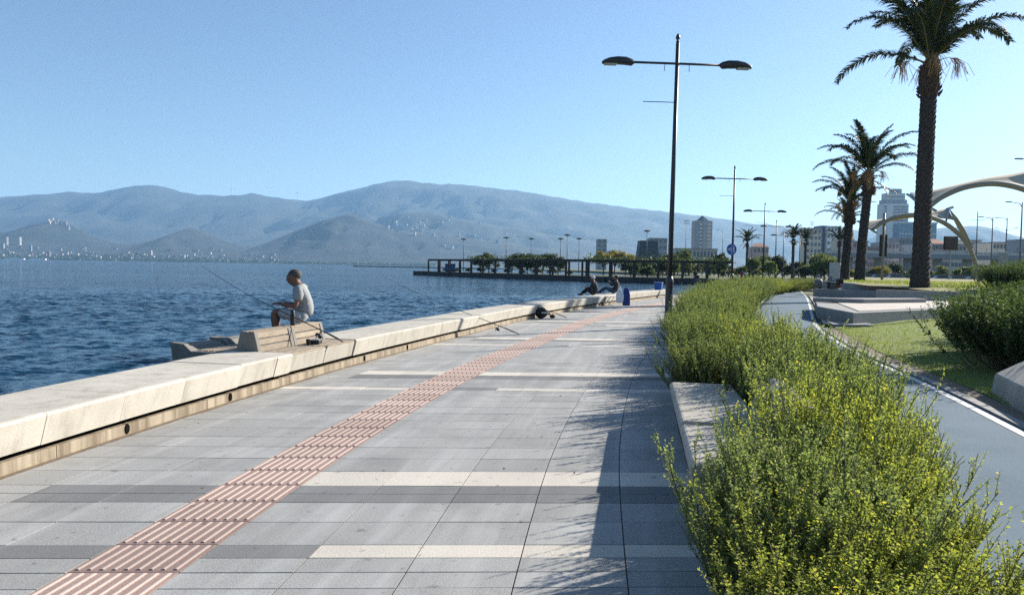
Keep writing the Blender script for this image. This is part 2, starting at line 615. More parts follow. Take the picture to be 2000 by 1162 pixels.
# ground sheet: land to the right of the shore line, pier included
shore = [tuple(wall_pt(y, -0.86, 0))[:2] for y in (-8, -4, 0, 3, 6, 9, 12, 15, 18, 21, 24, 27, 30, 34, 38, 42, 46, 52, 60, 70, 80, 95, 110, 125, 138)]
shore += [(41, 149), (20, 157), (-29, 226), (-25, 236), (20, 205), (60, 230), (70, 300), (40, 600), (-40, 1150), (100, 1900), (600, 3600), (1200, 4600)]
mb = MB()
top = [(x, y, -0.03) for x, y in shore]
xr = [9000.0] * len(top)
rows = []
o = 0
vv, ff = [], []
for i, p in enumerate(top):
    vv += [(p[0], p[1], -5.0), p]
for i in range(len(top) - 1):
    ff.append((2 * i, 2 * i + 2, 2 * i + 3, 2 * i + 1))
poly_idx = [2 * i + 1 for i in range(len(top))]
vv += [(9000, 4600, -0.03), (9000, -60, -0.03), (-6.8, -60, -0.03)]
poly_idx += [len(vv) - 3, len(vv) - 2, len(vv) - 1]
ff.append(tuple(poly_idx))
tag(mb.add(vv, ff).build('ground', 'land'), kind='structure')


# ------------------------------------------------------------------ sea
def graded(lo_dense, hi_dense, step, lo, hi, growth):
    a = list(np.arange(lo_dense, hi_dense, step))
    s = step
    x = hi_dense
    right = []
    while x < hi:
        right.append(x)
        s *= growth
        x += s
    right.append(hi)
    s = step
    x = lo_dense
    left = []
    while x > lo:
        s *= growth
        x -= s
        left.append(max(x, lo))
    return np.array(left[::-1] + a + right)


gx = graded(-34, 8, 0.17, -14000, 9000, 1.07)
gy = graded(2, 66, 0.17, -60, 14000, 1.03)
GX, GY = np.meshgrid(gx, gy)
cellx = np.gradient(gx)[None, :] * np.ones_like(GY)
celly = np.gradient(gy)[:, None] * np.ones_like(GX)
Z = np.zeros_like(GX)
wr = np.random.default_rng(3)
for lam in np.geomspace(0.45, 1.9, 50):
    ang = wr.normal(R(-70), R(38))
    kx, ky = math.cos(ang), math.sin(ang)
    amp = 0.0065 * lam ** 0.5
    # fade waves that the local cell size cannot carry
    eff = np.hypot(cellx * kx, celly * ky)
    fade = np.clip((lam / np.maximum(eff, 1e-6) - 2.6) / 2.0, 0, 1)
    ph = wr.uniform(0, 6.28)
    arg = 2 * math.pi * (GX * kx + GY * ky) / lam + ph + 0.6 * np.sin(GX * 0.11 * ky + GY * 0.07 + ph)
    w = np.sin(arg)
    Z += amp * fade * (w + 0.28 * np.cos(2 * arg))
Z += WATER
ny_, nx_ = GX.shape
co = np.stack([GX, GY, Z], -1).reshape(-1, 3)
ii = np.arange(ny_ * nx_).reshape(ny_, nx_)
fq = np.stack([ii[:-1, :-1], ii[:-1, 1:], ii[1:, 1:], ii[1:, :-1]], -1).reshape(-1, 4)
me = bpy.data.meshes.new('sea')
me.vertices.add(len(co))
me.vertices.foreach_set('co', co.reshape(-1).astype(np.float32))
me.loops.add(fq.size)
me.loops.foreach_set('vertex_index', fq.reshape(-1).astype(np.int32))
me.polygons.add(len(fq))
me.polygons.foreach_set('loop_start', np.arange(0, fq.size, 4, dtype=np.int32))
me.polygons.foreach_set('use_smooth', np.ones(len(fq), dtype=bool))
me.update(calc_edges=True)
m, nt, b = nodes_of('sea_water')
b.inputs['Base Color'].default_value = (0.006, 0.036, 0.070, 1)
b.inputs['Roughness'].default_value = 0.10
b.inputs['IOR'].default_value = 1.33
g = nt.nodes.new('ShaderNodeNewGeometry')
def ncol(vec, scale, detail, rough):
    n_ = nt.nodes.new('ShaderNodeTexNoise')
    n_.inputs['Scale'].default_value = scale
    n_.inputs['Detail'].default_value = detail
    n_.inputs['Roughness'].default_value = rough
    nt.links.new(vec, n_.inputs['Vector'])
    return vmath(nt, 'SUBTRACT', n_.outputs['Color'], (0.5, 0.5, 0.5))


def vadd(a_, b_):
    n_ = nt.nodes.new('ShaderNodeVectorMath')
    n_.operation = 'ADD'
    nt.links.new(a_, n_.inputs[0])
    nt.links.new(b_, n_.inputs[1])
    return n_.outputs[0]


# wavelets: slopes are tilted directly, so that far water keeps its roughness
w1 = vmath(nt, 'MULTIPLY', ncol(vmath(nt, 'MULTIPLY', g.outputs['Position'], (0.8, 1.5, 1)), 3.2, 5, 0.7), (2.0, 3.0, 0))
w2 = vmath(nt, 'MULTIPLY', ncol(vmath(nt, 'MULTIPLY', g.outputs['Position'], (0.5, 1.3, 1)), 0.55, 4, 0.65), (1.0, 1.8, 0))
gust = noise_tex(nt, vmath(nt, 'MULTIPLY', g.outputs['Position'], (0.25, 1.6, 1)), 0.012, 4, 0.6)
gr = nt.nodes.new('ShaderNodeMapRange')
gr.inputs['From Min'].default_value = 0.3
gr.inputs['From Max'].default_value = 0.7
gr.inputs['To Min'].default_value = 0.55
gr.inputs['To Max'].default_value = 1.25
nt.links.new(gust, gr.inputs['Value'])
sc_n = nt.nodes.new('ShaderNodeVectorMath')
sc_n.operation = 'SCALE'
nt.links.new(vadd(w1, w2), sc_n.inputs[0])
nt.links.new(gr.outputs[0], sc_n.inputs['Scale'])
nrm_ = vmath(nt, 'NORMALIZE', vadd(g.outputs['Normal'], sc_n.outputs[0]))
nt.links.new(nrm_, b.inputs['Normal'])
me.materials.append(m)
MAT['sea_water'] = m
tag(link('sea', me), kind='structure')

# ------------------------------------------------------------------ promenade: bed, tiles, tactile strip
strip_u = 2.03          # strip centre, metres from the wall foot


def G(u, v, z):
    """promenade surface: u across from the tactile strip, v along"""
    x = wall_x(v) + strip_u + u
    return (x, v + 0.047 * x, z)


mb = MB()
rows = []
for v in list(np.arange(-4, 50, 1.0)) + list(np.arange(50, 150, 5.0)):
    hw = 3.6 if v < 60 else 3.6
    rows.append([G(-2.06, v, -0.012), G(0, v, -0.012), G(1.5, v, -0.012), G(hw, v, -0.012)])
prom = tag(mb.sheet(rows).build('promenade', 'joint_dark'), kind='structure')

# row plan: (depth, kind)
plan = [(0.2, 'g'), (0.2, 't'), (0.4, 'g'), (0.4, 'g'), (0.2, 'd'), (0.2, 'd'), (0.4, 'w')] + [(0.4, 'g')] * 9 + [(0.2, 'g')]
rows_v = []
v = 4.02 - 5.8
k = 0
while v < 62:
    d, kd = plan[k % len(plan)]
    rows_v.append((v, v + d, kd, k // len(plan)))
    v += d
    k += 1
cols = [(-2.04, -1.53), (-1.53, -0.92), (-0.92, -0.30)] + [(0.30 + 0.61 * i, 0.30 + 0.61 * (i + 1)) for i in range(5)]
far = {'granite_grey': MB(), 'granite_dark': MB(), 'granite_pale': MB()}
ntile = 0
J = 0.0042
tr = random.Random(11)
for (v0, v1, kd, band) in rows_v:
    if v1 < 2.7:
        continue
    for ci, (u0, u1) in enumerate(cols):
        mname = 'granite_grey'
        if kd == 'd' and ci != 0:
            mname = 'granite_dark'
        if kd == 'w' and (ci >= 3 or (band >= 2 and ci > 0)):
            mname = 'granite_pale'
        if kd == 't':
            mname = 'granite_pale' if (ci >= 4 or (band >= 2 and ci < 3)) else ('granite_dark' if ci != 0 else 'granite_grey')
        dz = tr.uniform(-0.0012, 0.0012)
        tl = [tr.uniform(-0.0006, 0.0006) for _ in range(4)]
        a, b_, c, d = (u0 + J, v0 + J), (u1 - J, v0 + J), (u1 - J, v1 - J), (u0 + J, v1 - J)
        pts = [G(q[0], q[1], -0.011) for q in (a, b_, c, d)] + [G(q[0], q[1], dz + tl[i_]) for i_, q in enumerate((a, b_, c, d))]
        near = v1 < 13.2 and ntile < 290
        if near:
            MB().hexa(pts).build('paving_tile', mname, prom)
            ntile += 1
        else:
            far[mname].hexa(pts)
for nm, mb in far.items():
    o = mb.build('paving_tiles', nm, prom)
    o['kind'] = 'stuff'
# tactile strip, ribbed pavers
farrib = MB()
v = 2.83
i = 0
while v < 58:
    v1 = v + 0.4
    mb = MB()
    q = [(-0.295, v + J), (0.295, v + J), (0.295, v1 - J), (-0.295, v1 - J)]
    mb.hexa([G(a[0], a[1], -0.011) for a in q] + [G(a[0], a[1], 0.0005) for a in q])
    nr = 9
    for r_ in range(nr):
        uc = -0.295 + 0.59 * (r_ + 0.5) / nr
        w0, w1 = 0.012, 0.006
        va, vb = v + 0.022, v1 - 0.022
        base = [G(uc - w0, va, 0.0003), G(uc + w0, va, 0.0003), G(uc + w0, vb, 0.0003), G(uc - w0, vb, 0.0003)]
        topq = [G(uc - w1, va + .006, 0.0075), G(uc + w1, va + .006, 0.0075), G(uc + w1, vb - .006, 0.0075), G(uc - w1, vb - .006, 0.0075)]
        mb.hexa(base + topq)
    if v < 34:
        mb.build('tactile_paver', 'tactile_red', prom)
    else:
        farrib.add(mb.v, mb.f)
    v = v1
o = farrib.build('tactile_pavers', 'tactile_red', prom)
o['kind'] = 'stuff'

# sand and crumbs gathered at the wall foot
mb = MB()
dr = random.Random(2)
rows = []
for v in np.arange(2.8, 40, 0.06):
    w_ = 0.012 + 0.05 * max(0, noise.noise(Vector((v * 1.7, 0, 4)))) + dr.uniform(0, 0.018)
    rows.append([G(-2.06, v, 0.006), G(-2.03 + w_, v, 0.0025)])
o = mb.sheet(rows).build('dirt_line', 'soil', prom)
# ------------------------------------------------------------------ sea wall
wall = thing('sea_wall', 'long low pale concrete sea wall with overhanging coping along the water', 'wall')
BEN0, BEN1 = 10.22, 12.22           # the bench takes the place of the coping here
ys = [4.0, 5.02, 5.98, 6.93, 7.87, 8.96, 9.80, BEN0 - 0.015]
yy = BEN1 + 0.015
ys2 = [yy]
while yy < 46:
    yy += 1.35 if yy < 30 else 1.6
    ys2.append(yy)


def coping(y0, y1):
    n = max(2, int((y1 - y0) / 0.4))
    prof = [(-0.90, 0.17), (0.035, 0.17), (0.098, 0.415), (0.088, 0.436), (0.06, 0.443), (-0.88, 0.440), (-0.90, 0.42)]
    m_ = MB()
    dz = tr.uniform(-0.004, 0.004)
    do = tr.uniform(-0.006, 0.006)
    secs = [[wall_pt(y0 + (y1 - y0) * i / n, o_ + do, z_ + dz) for o_, z_ in prof] for i in range(n + 1)]
    k_ = len(prof)
    vs_ = [p for s_ in secs for p in s_]
    fs_ = [tuple(reversed(range(k_))), tuple(n * k_ + j for j in range(k_))]
    for i in range(n):
        for j in range(k_):
            a = i * k_ + j
            b_ = i * k_ + (j + 1) % k_
            fs_.append((a, b_, b_ + k_, a + k_))
    return m_.add(vs_, fs_)


for seq in (ys, ys2):
    for y0, y1 in zip(seq[:-1], seq[1:]):
        coping(y0 + 0.004, y1 - 0.004).build('coping_block', 'wall_concrete', wall)
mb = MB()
# recess strip under the coping, its shade put into the near-black colour
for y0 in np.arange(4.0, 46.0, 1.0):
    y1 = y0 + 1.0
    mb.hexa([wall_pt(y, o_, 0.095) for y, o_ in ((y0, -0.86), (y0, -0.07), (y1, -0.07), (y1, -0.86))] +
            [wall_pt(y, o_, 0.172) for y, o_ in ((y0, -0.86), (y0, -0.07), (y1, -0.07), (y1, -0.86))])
mb.build('shadow_gap', 'gap_shade', wall)
yy = 4.0
while yy < 46:
    y1 = yy + tr.choice((1.9, 2.2, 2.5))
    n = 6
    m_ = MB()
    for i in range(n):
        a, b_ = yy + 0.004 + (y1 - yy - 0.008) * i / n, yy + 0.004 + (y1 - yy - 0.008) * (i + 1) / n
        m_.hexa([wall_pt(y, o_, -3.0 if o_ < -0.5 else -0.05) for y, o_ in ((a, -0.87), (a, 0.0), (b_, 0.0), (b_, -0.87))] +
                [wall_pt(y, o_, 0.108) for y, o_ in ((a, -0.87), (a, -0.004), (b_, -0.004), (b_, -0.87))])
    m_.build('plinth_block', 'plinth_concrete', wall)
    yy = y1
for y in (7.08, 8.86, 12.75, 14.6):
    t, n = wall_frame(y)
    c = wall_pt(y, 0.003, 0.062)
    m_ = MB()
    ring = [c + t * (0.032 * math.cos(a)) + Vector((0, 0, 0.05 * math.sin(a))) for a in np.linspace(0, 2 * math.pi, 12, endpoint=False)]
    m_.prism([p - n * 0.05 for p in ring], n * 0.053)
    m_.build('drain_hole', 'gap_shade', wall)  # black plug, the dark inside of the hole given as colour

# ------------------------------------------------------------------ back-to-back bench let into the wall
tB, nB = wall_frame((BEN0 + BEN1) / 2)
oB = wall_pt(BEN0, 0, 0)
rzB = math.atan2(tB.y, tB.x) - math.pi / 2      # local +Y runs along the wall, +X to the promenade
benchL = thing('bench', 'back-to-back concrete bench with weathered wooden slats set into the sea wall', 'bench', oB, rzB)
LB = BEN1 - BEN0
LB = (wall_pt(BEN1, 0, 0) - oB).length
half = LB / 2
for i in range(2):
    a, b_ = i * half + 0.006, (i + 1) * half - 0.006
    m_ = MB().prism([(0.02, a, 0.17), (0.075, a, 0.405), (-0.44, a, 0.405), (-0.44, a, 0.17)], (0, b_ - a, 0))
    m_.build('seat_block', 'bench_concrete', benchL, bevel=0.008)
    for k_ in range(5):
        x0 = 0.07 - k_ * 0.098
        MB().box((x0 - 0.042, (a + b_) / 2, 0.421), (0.085, b_ - a - 0.03, 0.028)).build('seat_slat', 'weathered_wood', benchL, bevel=0.004)
    # back rest block with a trapezoid end
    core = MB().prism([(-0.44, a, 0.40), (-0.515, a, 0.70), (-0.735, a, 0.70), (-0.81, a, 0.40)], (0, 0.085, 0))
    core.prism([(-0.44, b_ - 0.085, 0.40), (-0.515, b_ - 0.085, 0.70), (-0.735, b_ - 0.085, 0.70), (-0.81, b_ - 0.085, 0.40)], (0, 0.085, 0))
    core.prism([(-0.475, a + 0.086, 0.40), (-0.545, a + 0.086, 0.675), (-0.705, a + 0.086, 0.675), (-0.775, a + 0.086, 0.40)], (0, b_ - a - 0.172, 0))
    core.build('backrest', 'bench_shade', benchL, bevel=0.006)
    for k_ in range(3):
        z0 = 0.425 + k_ * 0.095
        f = lambda z: -0.452 - (z - 0.40) * 0.25
        g_ = lambda z: -0.798 + (z - 0.40) * 0.25
        MB().prism([(f(z0), a + 0.09, z0), (f(z0 + .074), a + 0.09, z0 + .074), (f(z0 + .074) - 0.024, a + 0.09, z0 + .074), (f(z0) - 0.024, a + 0.09, z0)],
                   (0, b_ - a - 0.18, 0)).build('back_slat', 'weathered_wood', benchL, bevel=0.003)
        MB().prism([(g_(z0), a + 0.09, z0), (g_(z0 + .074), a + 0.09, z0 + .074), (g_(z0 + .074) + 0.024, a + 0.09, z0 + .074), (g_(z0) + 0.024, a + 0.09, z0)],
                   (0, b_ - a - 0.18, 0)).build('back_slat', 'weathered_wood', benchL, bevel=0.003)
    for k_ in range(2):
        MB().box((-0.57 - k_ * 0.105, (a + b_) / 2, 0.702), (0.09, b_ - a - 0.02, 0.026)).build('top_slat', 'weathered_wood', benchL, bevel=0.004)
    # seat over the water, end frames with a raised lip
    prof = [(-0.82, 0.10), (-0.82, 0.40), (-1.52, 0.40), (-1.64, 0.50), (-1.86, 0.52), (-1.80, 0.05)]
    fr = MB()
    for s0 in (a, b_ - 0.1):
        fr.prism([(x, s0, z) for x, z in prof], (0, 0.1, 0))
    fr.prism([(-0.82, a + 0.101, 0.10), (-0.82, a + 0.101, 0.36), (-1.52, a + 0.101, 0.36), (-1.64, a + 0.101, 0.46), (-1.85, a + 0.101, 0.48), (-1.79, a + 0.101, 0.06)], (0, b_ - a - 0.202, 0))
    fr.build('water_side_seat', 'bench_shade', benchL, bevel=0.008)
    for k_ in range(7):
        MB().box((-0.87 - k_ * 0.098, (a + b_) / 2, 0.395), (0.085, b_ - a - 0.215, 0.03)).build('seat_slat', 'weathered_wood', benchL, bevel=0.004)
MB().box((-1.2, LB / 2, -1.0), (0.5, LB * 0.8, 2.2)).build('support', 'plinth_concrete', benchL)


def bl(x, y, z):
    """bench local to world"""
    return benchL_m @ Vector((x, y, z))


benchL_m = Matrix.Translation(oB) @ Matrix.Rotation(rzB, 4, 'Z')

# ------------------------------------------------------------------ cycle path, kerb strip, lawn, plaza
mb = MB()
yv = list(np.arange(-5, 60, 1.0)) + list(np.arange(60, 152, 4.0))
mb.sheet([[(path_l(y), y, 0.004), ((path_l(y) + path_r(y)) / 2, y, 0.012), (path_r(y), y, 0.004)] for y in yv])
cyc = tag(mb.build('cycle_path', 'asphalt_blue'), kind='structure')
mb = MB()
for off, wd, ya, yb in ((-0.16, 0.11, -5, 24.6), (-0.16, 0.11, 26.5, 100), ):
    yl = [y for y in np.arange(ya, yb, 0.5)]
    mb.sheet([[(path_r(y) + off, y, 0.010), (path_r(y) + off + wd, y, 0.009)] for y in yl])
mb.build('edge_line', 'paint_white', cyc)
mb = MB()
yl = np.arange(20, 110, 1.0)
mb.sheet([[(path_l(y) + 0.12, y, 0.011), (path_l(y) + 0.24, y, 0.012)] for y in yl])
mb.build('edge_line', 'paint_white', cyc)
mb = MB()
for y0 in np.arange(-5, 22, 1.0):
    y1 = y0 + 0.985
    mb.hexa([(path_r(y0) + .0, y0, -0.02), (path_r(y0) + .13, y0, -0.02), (path_r(y1) + .13, y1, -0.02), (path_r(y1) + .0, y1, -0.02),
             (path_r(y0) + .0, y0, 0.03), (path_r(y0) + .13, y0, 0.03), (path_r(y1) + .13, y1, 0.03), (path_r(y1) + .0, y1, 0.03)])
tag(mb.build('kerb', 'planter_concrete'), kind='structure')
mb = MB()
mb.sheet([[(path_r(y) + 0.12, y, 0.01), (path_r(y) + 0.55 + 0.12 * math.sin(y * 2.1) + .08 * math.sin(y * 5.3), y, 0.03)] for y in np.arange(-5, 22.2, 0.25)])
tag(mb.build('soil_strip', 'soil'), kind='structure')


def lawn_z(x, y):
    e = x - path_r(y)
    return 0.028 + 0.10 * min(1.0, max(0.0, (e - 0.3) / 3.0)) + 0.03 * noise.noise(Vector((x * 0.5, y * 0.5, 0)))


mb = MB()
rows = []
for y in np.arange(-5, 27.0, 0.5):
    x0 = path_r(y) + 0.40
    rows.append([(x0 + (36 - x0) * (j / 40) ** 2, y, lawn_z(x0 + (36 - x0) * (j / 40) ** 2, y)) for j in range(41)])
tag(mb.sheet(rows).build('lawn', 'lawn', smooth=True), kind='structure')
# planting bed under the hedge
mb = MB()
mb.sheet([[(wall_x(y) + strip_u + 3.4, y + .05 * (wall_x(y) + 5), 0.0), (path_l(y) + 0.02, y + .05 * (wall_x(y) + 5), 0.016)] for y in np.arange(-4, 120, 1.0)])
tag(mb.build('planting_bed', 'soil'), kind='structure')
# plaza paving
PX = MB()
PX.add([(10.05, 23.0, 0.018), (36, 27.2, 0.018), (36, 41, 0.018), (21.2, 43.4, 0.018), (23.6, 53.6, 0.018), (path_r(53) + 0.15, 53, 0.018), (path_r(42) + .15, 42, 0.018), (path_r(35) + .15, 35, 0.018), (path_r(29) + 0.15, 29, 0.018), (path_r(24) + .15, 24, 0.018)],
       [tuple(range(10))])
plaza = tag(PX.build('plaza', 'plaza_stone'), kind='structure')
mb = MB()
mb.sheet([[(10.9 + 0.1 * i, 24.0 + i * 1.6, 0.024), (11.2 + .1 * i, 24.0 + i * 1.6, 0.024)] for i in range(3)])
# pale plaza flags
fl = random.Random(5)
for i in range(9):
    for j in range(10):
        y0 = 29.5 + j * 1.25
        x0 = max(path_r(y0), path_r(y0 + 1.25)) + 0.5 + i * 1.5
        if x0 > 20.2 + (0 if y0 < 41 else 1):
            continue
        MB().box((x0 + 0.74, y0 + 0.62, 0.016), (1.47, 1.22, 0.03 + fl.uniform(-.002, .002))).build('paving_flag', 'plaza_stone', plaza)

# low platform with a wedge shaped seat
pf = thing('stone_platform', 'low pale stone platform with shaded grey front beside the lawn', 'platform')
MB().prism([(10.5, 22.7, 0), (16.2, 26.9, 0), (20.5, 26.9, 0), (20.5, 33.2, 0), (13.6, 33.2, 0), (11.0, 26.6, 0)], (0, 0, 0.46)).build('slab', 'planter_concrete', pf, bevel=0.02)
MB().prism([(11.0, 23.4, 0.463), (16.2, 27.2, 0.463), (20.3, 27.2, 0.463), (20.3, 33.0, 0.463), (14.2, 33.0, 0.463), (12.5, 28.0, 0.463)], (0, 0, 0.02)).build('paving', 'plaza_stone', pf)
MB().prism([(12.2, 30.0, 0.483), (14.0, 29.4, 0.483), (17.5, 31.2, 0.483), (17.3, 31.8, 0.483)], (0, 0, 0.16)).build('low_seat', 'planter_concrete', pf, bevel=0.02)
MB().prism([(9.75, 22.4, 0.0), (10.9, 22.2, 0.0), (11.2, 23.0, 0.0), (10.1, 23.6, 0.0)], (0, 0, 0.12)).build('step', 'planter_concrete', pf, bevel=0.015)


def wallrun(name, label, pts, h0, h1, th, mat_):
    w = thing(name, label, 'wall')
    segs = []
    tot = sum((Vector(b) - Vector(a)).length for a, b in zip(pts[:-1], pts[1:]))
    run = 0
    for a, b_ in zip(pts[:-1], pts[1:]):
        a, b_ = Vector((*a, 0)), Vector((*b_, 0))
        L = (b_ - a).length
        n = max(1, round(L / 3.2))
        d = (b_ - a) / L
        s = Vector((-d.y, d.x, 0)) * th
        for i in range(n):
            t0, t1 = L * i / n + 0.006, L * (i + 1) / n - 0.006
            z0 = h0 + (h1 - h0) * (run + t0) / tot
            z1 = h0 + (h1 - h0) * (run + t1) / tot
            p0, p1 = a + d * t0, a + d * t1
            MB().hexa([p0, p1, p1 + s, p0 + s, p0 + Vector((0, 0, z0)), p1 + Vector((0, 0, z1)), p1 + s + Vector((0, 0, z1)), p0 + s + Vector((0, 0, z0))]).build('wall_panel', mat_, w, bevel=0.015)
        run += L
    return w


wallrun('planter_wall', 'grey concrete planter wall in front of the tall palm trunk', [(21.3, 43.2), (28.3, 40.9), (38, 38.0), (60, 33)], 0.72, 0.70, 0.35, 'planter_concrete')
wallrun('planter_wall', 'shaded planter wall with sloping top behind the parked scooter', [(22.6, 53.8), (23.5, 53.4), (25.6, 49.5), (26.2, 49.0)], 1.05, 0.74, 0.35, 'planter_concrete')
wallrun('planter_wall', 'lower grey planter wall linking the scooter corner and the long planter', [(21.0, 51.6), (22.9, 46.6), (23.6, 43.9)], 0.55, 0.55, 0.3, 'planter_concrete')


# grassy mound
def mound_z(x, y):
    e = max(0.0, y - 42 + (x - 21) * 0.22)
    return 0.66 + 0.34 * (1 - math.exp(-e / 9.0)) + 0.05 * noise.noise(Vector((x * 0.2, y * 0.2, 3)))


mb = MB()
rows = []
for i in range(36):
    s = i / 35
    rw = []
    for j in range(36):
        t = j / 35
        xl = 23.8 + 26 * (s ** 1.3)
        yf = 50.0 + 62 * s - (6.4 * (1 - s) * min(1, t * 9))
        x = xl + (75 - 22 * s * 0) * t * t
        y = yf - 8 * t * (1 - s)
        rw.append((x, y, mound_z(x, y)))
    rows.append(rw)
# edge skirts so the mound meets its walls
tag(mb.sheet(rows).build('grass_mound', 'dry_lawn', smooth=True), kind='structure')


# ------------------------------------------------------------------ vegetation builders
def shrub_mesh(seed, rad, hgt, stems, twigs, per_twig, leaf_l, leaf_w, long_frac=0.12, spread=62, mat_leaf='leaf_saltbush', tint_shift=0.0):
    global rng
    rng = np.random.default_rng(seed)
    st = MB()
    P_, A_, T_ = [], [], []
    for s in range(stems):
        az = rng.uniform(0, 2 * math.pi)
        el = R(spread) * math.sqrt(rng.uniform(0, 1))
        wobk = 0.025 if long_frac > 0 else 0.008
        k_ = rng.uniform(0.82, 1.08)
        if rng.uniform() < long_frac:
            k_ *= rng.uniform(1.12, 1.34)
        b0 = np.array([rng.normal(0, rad * 0.22), rng.normal(0, rad * 0.22), 0.0])
        out = math.sin(el) * rad * k_
        up = hgt * k_ * (0.55 + 0.45 * math.cos(el))
        h = np.array([math.cos(az), math.sin(az), 0])
        ts = np.linspace(0, 1, 6)
        wob = rng.normal(0, wobk, (6, 3)) * ts[:, None]
        pts = np.array([b0 + h * out * (t ** 0.75) + np.array([0, 0, up * (t ** 1.15)]) for t in ts]) + wob
        st.tube([Vector(p) for p in pts], [0.006 * (1 - 0.75 * t) + 0.0012 for t in ts], n=3, cap=False)

        def on(t):
            x = t * 5
            i = min(4, int(x))
            return pts[i] + (pts[i + 1] - pts[i]) * (x - i)
        # leaves on the leader
        nl = per_twig * 2
        tt = rng.uniform(0.35, 1.0, nl)
        for t in tt:
            p = on(t)
            d = on(min(1, t + 0.05)) - on(max(0, t - 0.05))
            P_.append(p)
            A_.append(unit(d) * 0.7 + unit(rng.normal(size=3)))
            T_.append(t)
        for w in range(twigs):
            t = rng.uniform(0.3, 0.97)
            p = on(t)
            d = unit(unit(on(min(1, t + 0.05)) - on(max(0, t - 0.05))) + 0.55 * unit(rng.normal(size=3)) + np.array([0, 0, 0.85]))
            L = rng.uniform(0.10, 0.28) * rad / 0.6
            q = p + d * L
            st.tube([Vector(p), Vector(q)], [0.0025, 0.001], n=3, cap=False)
            for l in range(per_twig):
                f = (l + 1) / per_twig
                P_.append(p + d * L * f)
                A_.append(d * 0.6 + unit(rng.normal(size=3)))
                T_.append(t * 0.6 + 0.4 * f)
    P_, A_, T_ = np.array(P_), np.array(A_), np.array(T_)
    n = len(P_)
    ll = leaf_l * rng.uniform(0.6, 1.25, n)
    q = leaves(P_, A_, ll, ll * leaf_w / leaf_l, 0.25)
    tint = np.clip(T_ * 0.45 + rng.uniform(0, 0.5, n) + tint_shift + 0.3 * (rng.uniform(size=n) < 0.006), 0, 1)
    lm = quads_mesh('foliage', q, mat_leaf, tint)
    sm = st.mesh('stems', 'twig')
    return sm, lm


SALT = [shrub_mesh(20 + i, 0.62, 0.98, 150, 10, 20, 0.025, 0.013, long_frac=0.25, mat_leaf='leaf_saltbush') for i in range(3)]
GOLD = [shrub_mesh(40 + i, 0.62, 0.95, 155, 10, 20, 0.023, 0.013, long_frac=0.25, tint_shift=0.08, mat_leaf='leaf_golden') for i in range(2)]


def shrub(meshes, loc, scale, rz, label, group, name='saltbush_shrub', cat='shrub'):
    o = thing(name, label, cat, loc, rz, group)
    o.scale = scale
    link('stems', meshes[0], o)
    link('foliage', meshes[1], o)
    return o


hr = random.Random(21)
hedge_spots = []
# the near clumps, placed by hand: (x, y, width scale, height scale, mesh, label)
near_spots = [
    (1.35, 2.55, 0.85, 0.56, GOLD[0], 'yellow-green shrub in the bottom right corner of the hedge'),
    (1.72, 2.6, 0.8, 0.48, GOLD[1], 'golden leafy shrub at the lower right edge beside the cycle path'),
    (1.35, 3.1, 0.85, 0.66, GOLD[1], 'golden shrub leaning over the pavement in the right foreground'),
    (1.75, 3.15, 0.82, 0.56, GOLD[0], 'foreground shrub with yellow leaves next to the blue cycle path'),
    (1.25, 3.45, 0.62, 0.52, SALT[0], 'small dark shrub at the pavement edge where the hedge meets the bench'),
    (1.45, 3.65, 0.85, 0.76, SALT[0], 'dark green shrub hiding the near end of the concrete bench'),
    (1.9, 3.75, 0.85, 0.64, GOLD[1], 'tall yellow-green shrub just behind the front row of the hedge'),
    (1.62, 4.1, 0.78, 0.76, SALT[1], 'green shrub growing up against the near half of the bench'),
    (2.05, 4.3, 0.85, 0.72, GOLD[0], 'upright yellowish shrub growing beside the bench backrest'),
    (2.1, 4.85, 0.8, 0.95, GOLD[1], 'tallest yellowish shrub right behind the near bench seat'),
    (2.42, 5.0, 0.8, 0.60, SALT[1], 'green shrub with long twigs reaching over the cycle path'),
    (2.4, 5.55, 0.85, 0.92, SALT[2], 'bushy shrub behind the middle of the concrete bench'),
    (2.75, 5.8, 0.85, 0.60, GOLD[0], 'yellowish shrub between the bench back and the cycle path'),
    (2.6, 6.3, 0.9, 0.9, SALT[0], 'green shrub behind the far half of the concrete bench'),
    (3.0, 6.7, 0.85, 0.76, SALT[2], 'green shrub at the path side behind the far half of the bench'),
    (2.75, 7.15, 0.95, 0.98, SALT[1], 'shrub spilling onto the far end of the concrete bench'),
    (3.25, 7.5, 0.9, 0.86, SALT[1], 'shrub at the cycle path edge level with the bench end'),
    (2.85, 8.0, 0.95, 1.03, SALT[0], 'tall shrub just beyond the concrete bench'),
    (3.4, 8.4, 0.9, 0.9, SALT[2], 'shrub at the cycle path edge just past the bench'),
    (2.45, 8.8, 0.95, 0.86, SALT[2], 'dark shrub beyond the bench pushing out over the pavement'),
]
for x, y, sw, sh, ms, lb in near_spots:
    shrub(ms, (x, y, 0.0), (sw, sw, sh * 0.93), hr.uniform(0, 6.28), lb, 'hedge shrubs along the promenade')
y = 9.5
